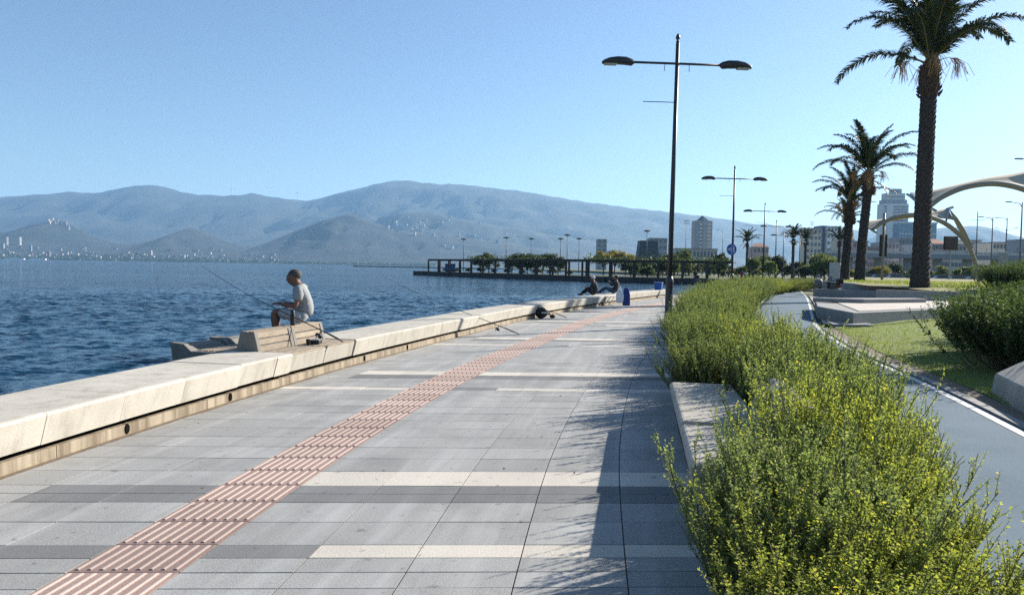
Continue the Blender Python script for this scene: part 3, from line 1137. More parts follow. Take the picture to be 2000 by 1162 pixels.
while y < 104:
    xl = max(wall_x(y) + strip_u + 3.05, wall_x(y) + strip_u + 3.2) + 0.15
    if y < 14:
        xl = 2.6 + (y - 9.5) * 0.27
    elif y < 27:
        xl += 0.45
    xr_ = path_l(y) - 0.45
    step = 0.78 if y < 16 else (1.0 if y < 30 else (1.5 if y < 60 else 2.6))
    n = max(2, int(round((xr_ - xl) / (step * 0.95))) + 1)
    n = min(n, 4 if y < 60 else 3)
    for i in range(n):
        x = xl + (xr_ - xl) * i / (n - 1) + hr.uniform(-0.12, 0.12)
        if math.hypot(x - 4.55, y - 21.45) < 0.45:
            x += 0.5
        sc = hr.uniform(0.85, 1.2) * (1.0 if y < 16 else (1.15 if y < 30 else (1.6 if y < 60 else 2.4)))
        shh = hr.choice((0.76, 0.86, 0.94, 1.0, 1.1)) * hr.uniform(0.93, 1.07) * (0.80 if y < 17 else (0.92 if y < 28 else (1.0 if y < 60 else 0.75)))
        ms = GOLD[hr.randrange(2)] if (hr.random() < (0.12 if y < 35 else 0.4)) else SALT[hr.randrange(3)]
        shrub(ms, (x, y + hr.uniform(-0.2, 0.2), 0), (sc, sc, shh), hr.uniform(0, 6.28),
              'grey-green leafy shrub in the long hedge between pavement and cycle path', 'long hedge shrubs')
    y += step

# glossy round bushes on the lawn
BUSH = [shrub_mesh(60 + i, 1.05, 1.12, 230, 10, 10, 0.062, 0.026, long_frac=0.0, spread=62, mat_leaf='leaf_glossy') for i in range(2)]
bush_spots = [((8.65, 12.5, .05), 1.12, 0.98, 0, 'nearest dark glossy bush on the lawn above the concrete block'),
              ((9.95, 14.7, .06), 1.2, 0.96, 1, 'large dark rounded bush at the edge of the sunlit lawn'),
              ((10.6, 13.2, .06), 1.25, 1.08, 0, 'tall glossy bush at the right edge behind the front bush'),
              ((11.4, 15.4, .08), 1.3, 1.05, 1, 'rear dark bush with pale green tips on the lawn'),
              ((9.6, 11.2, .06), 1.2, 1.15, 1, 'dark bush cut by the right picture edge'),
              ((12.6, 17.6, .08), 1.3, 1.1, 0, 'farthest glossy bush of the lawn clump')]
for loc, sw, sh, k_, lb in bush_spots:
    shrub(BUSH[k_], loc, (sw, sw, sh), hr.uniform(0, 6), lb, 'glossy bushes on the lawn', 'glossy_bush', 'bush')
shrub(BUSH[0], (29.2, 43.5, 0.6), (1.6, 1.6, 1.35), 1.0, 'rounded dark shrub on the grass mound at the right edge', 'glossy bushes on the lawn', 'glossy_bush', 'bush')
shrub(BUSH[1], (31.8, 44.5, 0.7), (1.7, 1.7, 1.5), 2.0, 'taller shrub behind the rounded shrub on the mound', 'glossy bushes on the lawn', 'glossy_bush', 'bush')

# grass blades
def grass(n, sampler, h, w, name):
    P_ = []
    while len(P_) < n:
        p = sampler()
        if p:
            P_.append(p)
    P_ = np.array(P_)
    A_ = np.stack([rng.normal(0, .35, n), rng.normal(0, .35, n), np.ones(n)], -1)
    L = h * rng.uniform(0.5, 1.3, n)
    q = leaves(P_, A_, L, np.full(n, w), 0.1)
    o = link(name, quads_mesh(name, q, 'grass_blade', rng.uniform(0, 1, n)))
    return tag(o, kind='stuff')


def s_lawn():
    y = random.uniform(9, 25)
    x = path_r(y) + 0.42 + random.random() ** 1.3 * 7
    if x > 17 or (y > 22.3 + (x - 10.4) * 0.73):
        return None
    return (x, y, lawn_z(x, y) - 0.005)


tag(grass(26000, s_lawn, 0.05, 0.010, 'lawn_grass'), 'short green lawn grass beside the cycle path', 'grass')


def s_mound():
    x = random.uniform(26, 46)
    y = random.uniform(43, 62)
    if y < 50 - (x - 21) * 0.25 + 1.2 and x < 24:
        return None
    return (x, y, mound_z(x, y) - 0.02)


tag(grass(9000, s_mound, 0.22, 0.03, 'tall_grass'), 'dry yellowish grass on the raised mound', 'grass')

# fallen leaves on the pavement
n = 70
P_ = []
for i in range(n):
    v_ = random.uniform(3.6, 16)
    u_ = random.choice([random.uniform(-1.9, 3.0), random.uniform(1.8, 3.1)])
    P_.append(G(u_, v_, 0.004))
q = leaves(np.array(P_), np.stack([rng.normal(size=n), rng.normal(size=n), np.full(n, 0.12)], -1), rng.uniform(0.012, 0.04, n), rng.uniform(0.006, 0.014, n), 0.3)
tag(link('leaf_litter', quads_mesh('leaf_litter', q, 'litter', rng.uniform(0, 1, n))), 'dry fallen leaves scattered over the paving', 'leaves', kind='stuff')

# ------------------------------------------------------------------ concrete bench in the hedge
tR = Vector((0.172, 1, 0)).normalized()
nR = Vector((tR.y, -tR.x, 0))
benchR = thing('bench', 'pale concrete bench half buried in the hedge beside the pavement', 'bench', (1.05, 4.05, 0), math.atan2(tR.y, tR.x) - math.pi / 2)
for (a, b_, h) in ((0.7, 1.96, 0.43), (1.99, 4.12, 0.45)):
    MB().prism([(0.10, a, 0), (0.05, a, h * 0.45), (0.0, a, h - 0.03), (0.03, a, h), (0.66, a, h), (0.66, a, 0)], (0, b_ - a, 0)).build('seat_block', 'bench_concrete', benchR, bevel=0.018)
for (a, b_) in ((1.15, 1.94), (2.02, 2.55)):
    MB().prism([(0.66, a, 0.3), (0.62, a, 0.44), (0.70, a, 0.70), (0.82, a, 0.76), (0.96, a, 0.70), (1.04, a, 0.3)], (0, b_ - a, 0)).build('backrest', 'bench_concrete', benchR, bevel=0.015)
# end block of another bench, cut by the right edge
blk = thing('concrete_block', 'slanted pale concrete bench end at the right picture edge under the bushes', 'bench', (6.75, 10.35, 0.0), -0.25)
MB().prism([(0, 0, 0.0), (0.05, 0, 0.30), (0.6, 0, 0.62), (1.6, 0, 0.66), (1.6, 0, 0.0)], (-0.35, -3.2, 0)).build('block', 'bench_concrete', blk, bevel=0.02)


# ------------------------------------------------------------------ lamp posts
def lamp_proto():
    root = thing('street_lamp', 'x', 'lamp')
    MB().lathe([(0.16, 0.0), (0.16, 0.03), (0.115, 0.05), (0.11, 1.3), (0.125, 1.34), (0.10, 1.42), (0.075, 1.5)], 14).build('base', 'lamp_metal', root, smooth=True)
    MB().tube([(0, 0, 1.45), (0, 0, 4.5), (0, 0, 8.18)], [0.075, 0.066, 0.052], 12).build('pole', 'lamp_metal', root, smooth=True)
    MB().lathe([(0.03, 8.17), (0.05, 8.21), (0.03, 8.24), (0.062, 8.29), (0.065, 8.33), (0.045, 8.38), (0.015, 8.43)], 12).build('finial', 'lamp_metal', root, smooth=True)
    MB().tube([(-1.34, 0, 7.58), (1.34, 0, 7.58)], 0.035, 8).build('cross_arm', 'lamp_metal', root, smooth=True)
    MB().tube([(-0.95, 0, 6.48), (0, 0, 6.48)], 0.012, 6).build('banner_rod', 'lamp_metal', root)
    for s in (-1, 1):
        m_ = MB()
        secs = [(1.24, .05, .05, -.05), (1.32, .10, .10, -.11), (1.48, .15, .145, -.085), (1.72, .165, .15, -.075), (1.95, .145, .11, -.075), (2.10, .09, .045, -.085), (2.16, .03, -.03, -.085)]
        rows_ = []
        for x, w, zt, zb in secs:
            ring = []
            for k_ in range(12):
                a = 2 * math.pi * k_ / 12
                yy_ = w * math.cos(a)
                zz_ = (zt if math.sin(a) > 0 else -zb) * math.sin(a)
                ring.append((s * x, yy_, 7.58 + zz_))
            rows_.append(ring + [ring[0]])
        m_.sheet(rows_)
        hd = m_.build('luminaire', 'lamp_metal', root, smooth=True)
        MB().box((s * 1.92, 0, 7.497), (0.36, 0.20, 0.03)).build('lens', 'lamp_lens', hd, bevel=0.01)
        MB().bar((s * 0.35, 0, 7.56), (s * 0.36, 0, 7.36), 0.015, 0.015).build('hook', 'lamp_metal', root)
    return root


lp = lamp_proto()
lamp_spots = [((4.55, 21.45), R(-1.5), 'nearest tall black double-armed street lamp at the edge of the hedge', 1.0),
              ((14.15, 47.7), 0, 'second double-armed street lamp carrying the round blue sign', 2.0),
              ((24.7, 72.9), 0, 'third double-armed street lamp in the row, right of the round sign', 3.0),
              ((34.4, 96.9), 0, 'fourth double-armed street lamp of the receding row', 4.0),
              ((44.0, 120.5), 0, 'fifth double-armed street lamp, small and in front of far palms', 5.0),
              ((56.5, 146), 0, 'farthest street lamp of the row at the end of the cycle path', 6.0)]
for i, ((x, y), tilt, lb, _) in enumerate(lamp_spots):
    o = lp if i == 0 else copy_tree(lp)
    o.location = (x, y, 0)
    o.rotation_euler = (0, -tilt * 0.35, R(3) if i else R(2))
    tag(o, lb, 'lamp', 'double-armed lamps along the promenade')

# round blue cycle / pedestrian sign on the second lamp
sg = thing('round_sign', 'round blue path sign with white bicycle and pedestrian symbols on the second lamp', 'sign', (14.02, 47.45, 0), R(16))
c0 = 3.05
ring = [(0.36 * math.cos(a), 0, c0 + 0.36 * math.sin(a)) for a in np.linspace(0, 2 * math.pi, 32, endpoint=False)]
MB().prism(ring, (0, 0.02, 0)).build('disc', 'sign_blue', sg)
pk = MB()
yq = -0.006
pk.box((0.0, yq, c0), (0.018, 0.008, 0.56))


def flat_ring(m_, cx, cz, r, w=0.016, n=14):
    for k_ in range(n):
        a0, a1 = 2 * math.pi * k_ / n, 2 * math.pi * (k_ + 1) / n
        m_.bar((cx + r * math.cos(a0), yq, cz + r * math.sin(a0)), (cx + r * math.cos(a1), yq, cz + r * math.sin(a1)), w, 0.008, up=(0, 1, 0))


flat_ring(pk, -0.225, c0 - 0.02, 0.062)
flat_ring(pk, -0.075, c0 - 0.02, 0.062)
for a, b_ in (((-0.225, -0.02), (-0.18, 0.08)), ((-0.18, 0.08), (-0.10, 0.08)), ((-0.10, 0.08), (-0.075, -0.02)), ((-0.18, 0.08), (-0.14, -0.02)), ((-0.14, -0.02), (-0.10, 0.08)), ((-0.10, 0.08), (-0.09, 0.13))):
    pk.bar((a[0], yq, c0 + a[1]), (b_[0], yq, c0 + b_[1]), 0.018, 0.008, up=(0, 1, 0))
pk.ball((0.14, yq, c0 + 0.19), (0.035, 0.005, 0.035), 10, 6)
for a, b_, w in (((0.14, 0.15), (0.14, 0.0), 0.06), ((0.14, 0.0), (0.09, -0.2), 0.03), ((0.14, 0.0), (0.20, -0.19), 0.03), ((0.14, 0.13), (0.07, 0.02), 0.025), ((0.14, 0.13), (0.21, 0.04), 0.025)):
    pk.bar((a[0], yq, c0 + a[1]), (b_[0], yq, c0 + b_[1]), w, 0.008, up=(0, 1, 0))
pk.build('symbol', 'sign_white', sg)
MB().box((0, 0.03, c0), (0.05, 0.04, 0.3)).build('bracket', 'galvanised', sg)

# tall mast just outside the right edge, its curved arm reaching into the picture
ms_ = thing('light_mast', 'slender mast at the right edge with a thin curved arm against the sky', 'lamp', (20.4, 29.0, 0))
MB().tube([(0, 0, 0), (0, 0, 6.0), (0, 0, 12.5)], [0.09, 0.07, 0.04], 8).build('pole', 'mast_grey', ms_, smooth=True)
MB().tube([(0, 0, 5.5), (-0.1, 0, 5.95), (-0.35, 0, 6.18), (-0.7, 0, 6.22)], [0.02, 0.018, 0.014, 0.012], 6).build('arm', 'mast_grey', ms_, smooth=True)
MB().box((-0.75, 0, 6.22), (0.3, 0.1, 0.05)).build('luminaire', 'mast_grey', ms_, bevel=0.01)


# ------------------------------------------------------------------ palms
def frond_mesh(seed, length, elev0, droop, nleaf=140, mat='leaf_palm', lw=0.078, ll=0.74):
    r_ = np.random.default_rng(seed)
    n = 22
    pts = [np.zeros(3)]
    el = elev0
    for i in range(n):
        pts.append(pts[-1] + np.array([math.cos(el), 0.02 * math.sin(i * .5 + seed), math.sin(el)]) * length / n)
        el -= droop / n * (0.35 + 1.3 * i / n)
    pts = np.array(pts)
    st = MB().tube([Vector(p) for p in pts], [0.045 * (1 - i / n) + 0.006 for i in range(n + 1)], 4, cap=False)
    Q, T = [], []
    for s in (-1, 1):
        for k_ in range(nleaf):
            t = 0.13 + 0.87 * (k_ + r_.uniform(-.3, .3)) / nleaf
            t = min(max(t, 0.1), 1.0)
            x = t * n
            i = min(n - 1, int(x))
            p = pts[i] + (pts[i + 1] - pts[i]) * (x - i)
            d = unit(pts[i + 1] - pts[i])
            up = unit(np.cross(d, np.array([0, 1, 0])))
            if up[2] < 0:
                up = -up
            side = np.array([0, s, 0])
            L = ll * (0.35 + 0.65 * math.sin(math.pi * min(1, t * 0.85 + 0.12))) * r_.uniform(0.8, 1.15)
            dir1 = unit(d * 0.75 + side * 0.85 + up * r_.uniform(-0.25, 0.7))
            dir2 = unit(dir1 + np.array([0, 0, -0.85]) + d * 0.25)
            w = lw * r_.uniform(0.7, 1.1)
            wd = unit(np.cross(dir1, up)) * w / 2
            m1 = p + dir1 * L * 0.55
            tip = m1 + dir2 * L * 0.45
            Q.append([p - wd * .6, m1 - wd, m1 + wd, p + wd * .6])
            Q.append([m1 - wd, tip - wd * .12, tip + wd * .12, m1 + wd])
            tv = r_.uniform(0, 1)
            T += [tv, tv]
    return st.mesh('rachis', 'palm_rachis'), quads_mesh('leaflets', np.array(Q), mat, np.array(T))


FR = [frond_mesh(1, 5.6, R(86), R(48)), frond_mesh(2, 6.0, R(76), R(80)), frond_mesh(3, 6.2, R(66), R(98)),
      frond_mesh(4, 6.2, R(54), R(105)), frond_mesh(5, 5.4, R(38), R(100))]
FD = frond_mesh(9, 3.4, R(-5), R(80), 50, 'leaf_dead')


def fruit_mesh(seed):
    r_ = np.random.default_rng(seed)
    m_ = MB()
    m_.tube([(0, 0, 0), (0.5, 0, 0.45), (0.95, 0, 0.55), (1.25, 0, 0.35)], [0.03, 0.025, 0.02, 0.015], 5)
    for k_ in range(38):
        x = 1.0 + 0.35 * r_.uniform()
        a = np.array([x, r_.normal(0, .06), 0.5])
        e = a + np.array([r_.normal(.25, .3), r_.normal(0, .28), -r_.uniform(.6, 1.3)])
        mid = (a + e) / 2 + np.array([.12, 0, .15])
        m_.tube([Vector(a), Vector(mid), Vector(e)], [0.008, 0.012, 0.012], 3, cap=False)
    return m_.mesh('fruit_stalk', 'palm_fruit')


FRUIT = fruit_mesh(3)


def palm(loc, height, r, lean, crown_scale, label, fronds, seed, fruit=4, dead=3, detail=True, boot=1.0):
    pr_ = random.Random(seed)
    root = thing('palm_tree', label, 'palm', loc, pr_.uniform(0, 6.28), 'palms beside the cycle path')
    inv = Matrix.Rotation(-root.rotation_euler.z, 3, 'Z')
    ln = inv @ Vector((lean[0], lean[1], 0))
    rings = int(height / 0.16) if detail else int(height / 0.6)
    n = 18 if detail else 10
    m_ = MB()
    rws = []
    for i in range(rings + 1):
        t = i / rings
        z = height * t
        c = ln * (t ** 1.4)
        rr = r * (1.0 + 0.22 * math.exp(-z / 0.7) - 0.12 * t)
        ring_ = []
        for k_ in range(n):
            a = 2 * math.pi * k_ / n
            ph = (i + (k_ % 2) * 1.0) % 2
            d = (0.055 if ph == 0 else -0.02) * (r / 0.5) + pr_.uniform(-.012, .012)
            ring_.append((c.x + (rr + d) * math.cos(a), c.y + (rr + d) * math.sin(a), z))
        rws.append(ring_ + [ring_[0]])
    m_.sheet(rws)
    tr_ = m_.build('trunk', 'palm_bark', root)
    top = Vector((ln.x, ln.y, height))
    # swollen head of old leaf bases
    b_ = MB()
    bh = 1.9 * boot
    b_.lathe([(r * 0.85, -0.35), (r * 1.15, 0.0), (r * 1.28, bh * 0.3), (r * 1.15, bh * 0.65), (r * 0.8, bh * 0.95), (r * .45, bh * 1.1)], 14, top)
    for k_ in range(150 if detail else 50):
        z = pr_.uniform(-0.3, bh * 0.9)
        a = pr_.uniform(0, 6.283)
        rr = r * (1.2 - 0.35 * max(0, z / bh))
        p = top + Vector((math.cos(a) * rr, math.sin(a) * rr, z))
        o_ = Vector((math.cos(a), math.sin(a), 1.1)).normalized()
        b_.tube([p - o_ * 0.1, p + o_ * pr_.uniform(0.12, 0.3)], [0.09, 0.03], 4)
    b_.build('leaf_base_head', 'palm_boot', root)
    ct = top + Vector((0, 0, bh * 0.85))
    for k_ in range(fronds):
        lay = k_ / fronds
        idx = 0 if lay < 0.15 else 1 if lay < 0.38 else 2 if lay < 0.64 else 3 if lay < 0.86 else 4
        f = link('frond', FR[idx][1], root)
        link('rachis', FR[idx][0], f)
        f.location = ct
        s = crown_scale * pr_.uniform(0.85, 1.1)
        f.scale = (s, s, s)
        f.rotation_euler = (pr_.uniform(-.15, .15), pr_.uniform(-.12, .12), k_ * 2.399 + pr_.uniform(-.3, .3))
    for k_ in range(dead):
        f = link('dry_frond', FD[1], root)
        link('rachis', FD[0], f)
        f.location = top + Vector((0, 0, bh * 0.6))
        s = crown_scale * pr_.uniform(.6, .9)
        f.scale = (s, s, s)
        f.rotation_euler = (0, pr_.uniform(-.1, .3), pr_.uniform(0, 6.28))
    for k_ in range(fruit):
        f = link('fruit_stalk', FRUIT, root)
        f.location = top + Vector((0, 0, bh * 0.75))
        f.scale = (crown_scale,) * 3
        f.rotation_euler = (0, 0, k_ * 1.7 + pr_.uniform(-.3, .3))
    return root


palm((25.9, 47.0, 0.85), 12.3, 0.48, (0.1, 0, 0), 1.12, 'tall thick-trunked palm nearest the camera on the right, crown cut by the top edge', 21, 1, fruit=5, dead=0)
palm((32.6, 69.5, 0.85), 8.4, 0.40, (0.5, 0, 0), 0.92, 'second palm, leaning right, with brown dead leaves under its crown', 20, 5, fruit=5, dead=5)
palm((33.0, 73.5, 0.85), 6.0, 0.38, (0.3, 0, 0), 0.78, 'shorter palm left of the leaning one, its crown overlapping lower', 19, 8, fruit=3, dead=5)
palm((37.9, 84.0, 0.8), 5.0, 0.32, (0, 0, 0), 0.62, 'small palm peeping out behind the two mid palms', 16, 9, fruit=0, dead=2, detail=False)
for px, pyb, pyt, Y, cs, lb in ((1458, 500, 473, 190, 0.75, 'lone small far palm left of the third lamp'),
                                (1548, 505, 466, 150, 0.62, 'far palm beside the fifth lamp'),
                                (1572, 505, 468, 165, 0.62, 'far palm in front of the pale apartment block'),
                                (1638, 508, 470, 150, 0.6, 'far palm partly hidden by the mid palm trunks')):
    a, t_ = at(px, 528, Y), at(px, pyt, Y)
    palm((a.x, Y, 0), t_.z - 1.0, 0.3, (0, 0, 0), cs, lb, 18, int(px), fruit=0, dead=2, detail=False, boot=0.5)


# ------------------------------------------------------------------ broadleaf trees
def tree_mesh(seed, rad, hgt, trunk_h, clumps, per, leaf, mat, squash=1.0):
    global rng
    rng = np.random.default_rng(seed)
    st = MB()
    st.tube([(0, 0, 0), (0.05, 0.02, trunk_h * 0.6), (0.0, 0.05, trunk_h)], [0.16, 0.12, 0.10], 7)
    cz = trunk_h + (hgt - trunk_h) * 0.48
    Q, T = [], []
    for c in range(clumps):
        d = unit(rng.normal(size=3))
        d[2] = abs(d[2]) * 1.0 - 0.35
        k_ = rng.uniform(0.35, 1.0)
        cc = np.array([d[0] * rad * k_, d[1] * rad * k_, cz + d[2] * (hgt - trunk_h) * 0.6 * k_ * squash])
        if c < 12:
            mid = np.array([cc[0] * .4, cc[1] * .4, trunk_h + (cc[2] - trunk_h) * .5])
            st.tube([(0, 0.05, trunk_h * 0.95), Vector(mid), Vector(cc)], [0.07, 0.04, 0.015], 5, cap=False)
        rc = rad * rng.uniform(0.22, 0.42)
        pp = cc + unit(rng.normal(size=(per, 3))) * rc * rng.uniform(0.3, 1.0, (per, 1)) ** 0.6 * np.array([1, 1, 0.75])
        Q.append(leaves(pp, rng.normal(size=(per, 3)) + np.array([0, 0, .2]), leaf * rng.uniform(.6, 1.3, per), leaf * .55 * rng.uniform(.7, 1.2, per), .2))
        T.append(np.clip(0.15 + 0.5 * rng.uniform() + rng.uniform(-.2, .3, per), 0, 1))
    return st.mesh('trunk', 'bark'), quads_mesh('crown', np.concatenate(Q), mat, np.concatenate(T))


TREES = [tree_mesh(70, 2.3, 5.2, 0.9, 52, 80, 0.36, 'leaf_tree', 1.2), tree_mesh(71, 2.0, 4.9, 0.7, 46, 80, 0.34, 'leaf_tree', 1.3),
         tree_mesh(72, 1.8, 3.4, 0.25, 40, 80, 0.32, 'leaf_tree', 1.2)]
TREES += [tree_mesh(73, 2.3, 5.4, 0.8, 44, 80, 0.34, 'leaf_light', 1.3), tree_mesh(74, 1.7, 4.4, 0.3, 40, 80, 0.32, 'leaf_light', 1.3)]
YELL = tree_mesh(75, 2.2, 5.2, 1.6, 36, 70, 0.36, 'leaf_yellowing')


def tree(ms, px, ybase, ytop, Y, label, group, name='tree', wide=1.0, hm=5.0):
    a, t_ = at(px, ybase, Y), at(px, ytop, Y)
    h = t_.z - max(a.z, -0.03)
    o = thing(name, label, 'tree', (a.x, Y, -0.03), hr.uniform(0, 6.28), group)
    s = max(h, 1.0) / hm
    o.scale = (s * wide, s * wide, s)
    link('trunk', ms[0], o)
    link('crown', ms[1], o)
    return o


pt = [(955, 492, 210, 1, 'round dark tree above the pier pergola near its seaward end'), (1015, 494, 205, 0, 'dark tree rising above the middle of the pier pergola'),
      (938, 499, 214, 0, 'smaller tree at the left of the first pier clump'), (1000, 498, 208, 1, 'small tree left of the middle pier clump'), (1030, 492, 206, 1, 'dense tree in the middle pier clump'), (1060, 496, 204, 0, 'small tree between the two right pier clumps'), (1090, 497, 198, 1, 'tree under the paired masts at the right end of the pier clumps'),
      (1045, 494, 203, 1, 'pier tree right of the first pergola clump'), (1075, 493, 200, 0, 'tall dark pier tree beside the paired light masts')]
for px, yt, Y, k_, lb in pt:
    tree(TREES[k_], px, 533, yt, Y, lb, 'trees along the pier', wide=1.15)
for px, yt, Y, lb in ((1178, 484, 195, 'yellowing tree at the left end of the yellow row'), (1200, 482, 200, 'second yellowing tree of the row behind the pergola'),
                      (1222, 485, 196, 'third yellow-green tree behind the pergola')):
    tree(YELL, px, 533, yt, Y, lb, 'yellowing trees behind the pergola', wide=0.95)
tree(TREES[2], 1232, 535, 503, 176, 'dense dark bush between pergola posts', 'trees along the pier', wide=1.3, hm=3.2)
tree(TREES[2], 1255, 535, 507, 178, 'second dense dark bush between the pergola posts', 'trees along the pier', wide=1.3, hm=3.2)
br = random.Random(17)
for i in range(62):
    px = 1262 + i * 6.8 + br.uniform(-6, 6)
    Y = br.uniform(150, 235)
    yt = (br.uniform(478, 498) if br.random() < .4 else br.uniform(498, 516)) if px > 1300 else br.uniform(490, 510)
    tree(TREES[br.randrange(5)] if br.random() > 0.08 else YELL, px, 532, yt, Y, 'mid green park tree in the belt of trees behind the cycle path', 'belt of park trees', wide=br.uniform(0.7, 1.5), hm=5.0)
for i in range(26):
    px = 1690 + i * 12.5 + br.uniform(-6, 6)
    Y = br.uniform(170, 215)
    tree(TREES[br.randrange(5)] if br.random() > 0.1 else YELL, px, 536, br.uniform(503, 520), Y, 'low green roadside tree under the overpass on the right', 'roadside trees by the overpass', wide=br.uniform(1.0, 1.4), hm=5.0)

# ------------------------------------------------------------------ pier, pergola, breakwater
pier_edge = [(41.5, 147.8), (20, 155.8), (-29.6, 225.8), (-25.6, 237)]
mb = MB()
for a, b_ in zip(pier_edge[:-1], pier_edge[1:]):
    n = max(1, int((Vector(b_) - Vector(a)).length / 6))
    for i in range(n):
        p0 = Vector(a).lerp(Vector(b_), i / n)
        p1 = Vector(a).lerp(Vector(b_), (i + 1) / n)
        d = (p1 - p0).normalized()
        s = Vector((d.y, -d.x)) * -0.8
        mb.hexa([(p0.x, p0.y, -4), (p1.x, p1.y, -4), (p1.x + s.x, p1.y + s.y, -4), (p0.x + s.x, p0.y + s.y, -4),
                 (p0.x, p0.y, 0.06), (p1.x, p1.y, 0.06), (p1.x + s.x, p1.y + s.y, 0.06), (p0.x + s.x, p0.y + s.y, 0.06)])
tag(mb.build('pier_wall', 'pier_concrete'), 'dark quay wall of the pier across the water', 'pier')

pg = thing('pergola', 'long dark flat-roofed pergola on posts along the pier', 'pergola')
A, B = Vector((-25.5, 224.5, 0)), Vector((16.5, 165.0, 0))
Cc = Vector((47, 158.0, 0))
pts_ = []
for a, b_, n in ((A, B, 12), (B, Cc, 6)):
    d = (b_ - a).normalized()
    s = Vector((-d.y, d.x, 0))
    if s.y < 0:
        s = -s
    for i in range(n):
        p0, p1 = a.lerp(b_, i / n), a.lerp(b_, (i + 1) / n)
        m_ = MB()
        m_.bar(p0 + Vector((0, 0, 3.45)), p1 + Vector((0, 0, 3.45)), 0.3, 0.5)
        m_.bar(p0 + s * 4 + Vector((0, 0, 3.45)), p1 + s * 4 + Vector((0, 0, 3.45)), 0.3, 0.5)
        nb = 9
        for k_ in range(nb):
            q = p0.lerp(p1, (k_ + 0.5) / nb)
            m_.bar(q - s * 0.6 + Vector((0, 0, 3.68)), q + s * 4.6 + Vector((0, 0, 3.68)), 0.16, 0.1)
        m_.build('roof_bay', 'pergola_dark', pg)
        for w in (0, 4):
            MB().box((p0.x + s.x * w, p0.y + s.y * w, 1.6), (0.45, 0.45, 3.3)).build('post', 'pergola_dark', pg)
vine_pts = []
for k_ in range(2600):
    i = random.random()
    q = B.lerp(Cc, i) if random.random() < .75 else A.lerp(B, random.uniform(.3, .8))
    vine_pts.append((q.x + random.uniform(-.8, 1), q.y + random.uniform(-.8, 4.5), 3.55 + abs(random.gauss(0, .45)) - (random.random() < .3) * random.uniform(0, .9)))
vp = np.array(vine_pts)
rng = np.random.default_rng(5)
o = link('climbing_vine', quads_mesh('climbing_vine', leaves(vp, rng.normal(size=vp.shape), rng.uniform(.3, .6, len(vp)), rng.uniform(.2, .35, len(vp))), 'leaf_tree', rng.uniform(0, 1, len(vp))))
tag(o, 'green climbing plants growing over the pergola roof', 'vine', kind='stuff')
kb = thing('kiosk', 'small blue kiosk under the seaward end of the pergola', 'kiosk', (-18.6, 222, 0))
MB().box((0, 0, 1.15), (3.1, 1.6, 2.3)).build('cabin', 'facade_dark', kb, bevel=0.03)
MB().box((0, -0.82, 1.3), (2.6, 0.04, 1.1)).build('shutter', 'blue_plastic', kb)
MB().box((0, 0, 2.35), (3.4, 1.9, 0.12)).build('roof', 'sign_blue', kb)
# low hedge / shrubs on the pier
pr2 = random.Random(4)
for i in range(10):
    q = A.lerp(B, (i + 0.8) / 11)
    tree(TREES[2], 0, 0, 0, 100, 'low round bush under the pier pergola', 'low bushes on the pier', name='low_bush', hm=3.2)
    o = bpy.context.scene.objects[-1]
lb_objs = [o for o in COL.objects if o.name.startswith('low_bush')]
for i, o in enumerate(lb_objs):
    q = A.lerp(B, (i + 0.8) / 11)
    o.location = (q.x + 2, q.y + 6 + pr2.uniform(0, 3), -0.03)
    s = pr2.uniform(0.32, 0.5)
    o.scale = (s * 1.6, s * 1.6, s)

bw = MB()
for i in range(40):
    x0 = -222 + i * 5.2
    y0 = 1050 - i * 4.2
    bw.box((x0, y0, -1.1 + 0.35), (6.5, 7, 1.9 + random.uniform(-.3, .5)), random.uniform(-.3, .3))
tag(bw.build('breakwater', 'rock'), 'thin dark breakwater lying on the water behind the seated man', 'breakwater')


def mast(px, ytop, Y, label, name='light_mast', kind='crown', r0=0.16):
    a = at(px, 531, Y)
    t_ = at(px, ytop, Y)
    h = t_.z
    o = thing(name, label, 'lamp', (a.x, Y, -0.03), hr.uniform(-.3, .3), 'masts in the distance')
    MB().tube([(0, 0, 0), (0, 0, h)], [r0, r0 * 0.6], 6).build('pole', 'mast_grey', o, smooth=True)
    if kind == 'crown':
        MB().lathe([(0.2, h - 0.3), (1.0, h - 0.15), (1.1, h + 0.1), (0.3, h + 0.35)], 10).build('luminaire', 'mast_grey', o)
    elif kind == 'arm':
        MB().tube([(0, 0, h - 0.8), (-0.5, 0, h - 0.2), (-2.2, 0, h)], [0.07, 0.06, 0.05], 5).build('arm', 'mast_grey', o)
        MB().box((-2.5, 0, h), (0.9, 0.35, 0.16)).build('luminaire', 'mast_grey', o, bevel=0.03)
    elif kind == 'double':
        MB().tube([(-3, 0, h + 0.1), (0, 0, h - 0.9), (3, 0, h + 0.1)], 0.06, 5).build('arm', 'mast_grey', o)
        for s in (-1, 1):
            MB().box((s * 3.2, 0, h + 0.12), (0.9, 0.35, 0.16)).build('luminaire', 'mast_grey', o, bevel=0.03)
    elif kind == 'tee':
        MB().tube([(-1.4, 0, h - 2.0), (1.4, 0, h - 2.0)], 0.05, 5).build('arm', 'mast_grey', o)
    elif kind == 'flood':
        for zz in (h, h - 1.2):
            MB().box((0, 0, zz), (2.4, 0.3, 0.25)).build('floodlight', 'galvanised', o)
    return o


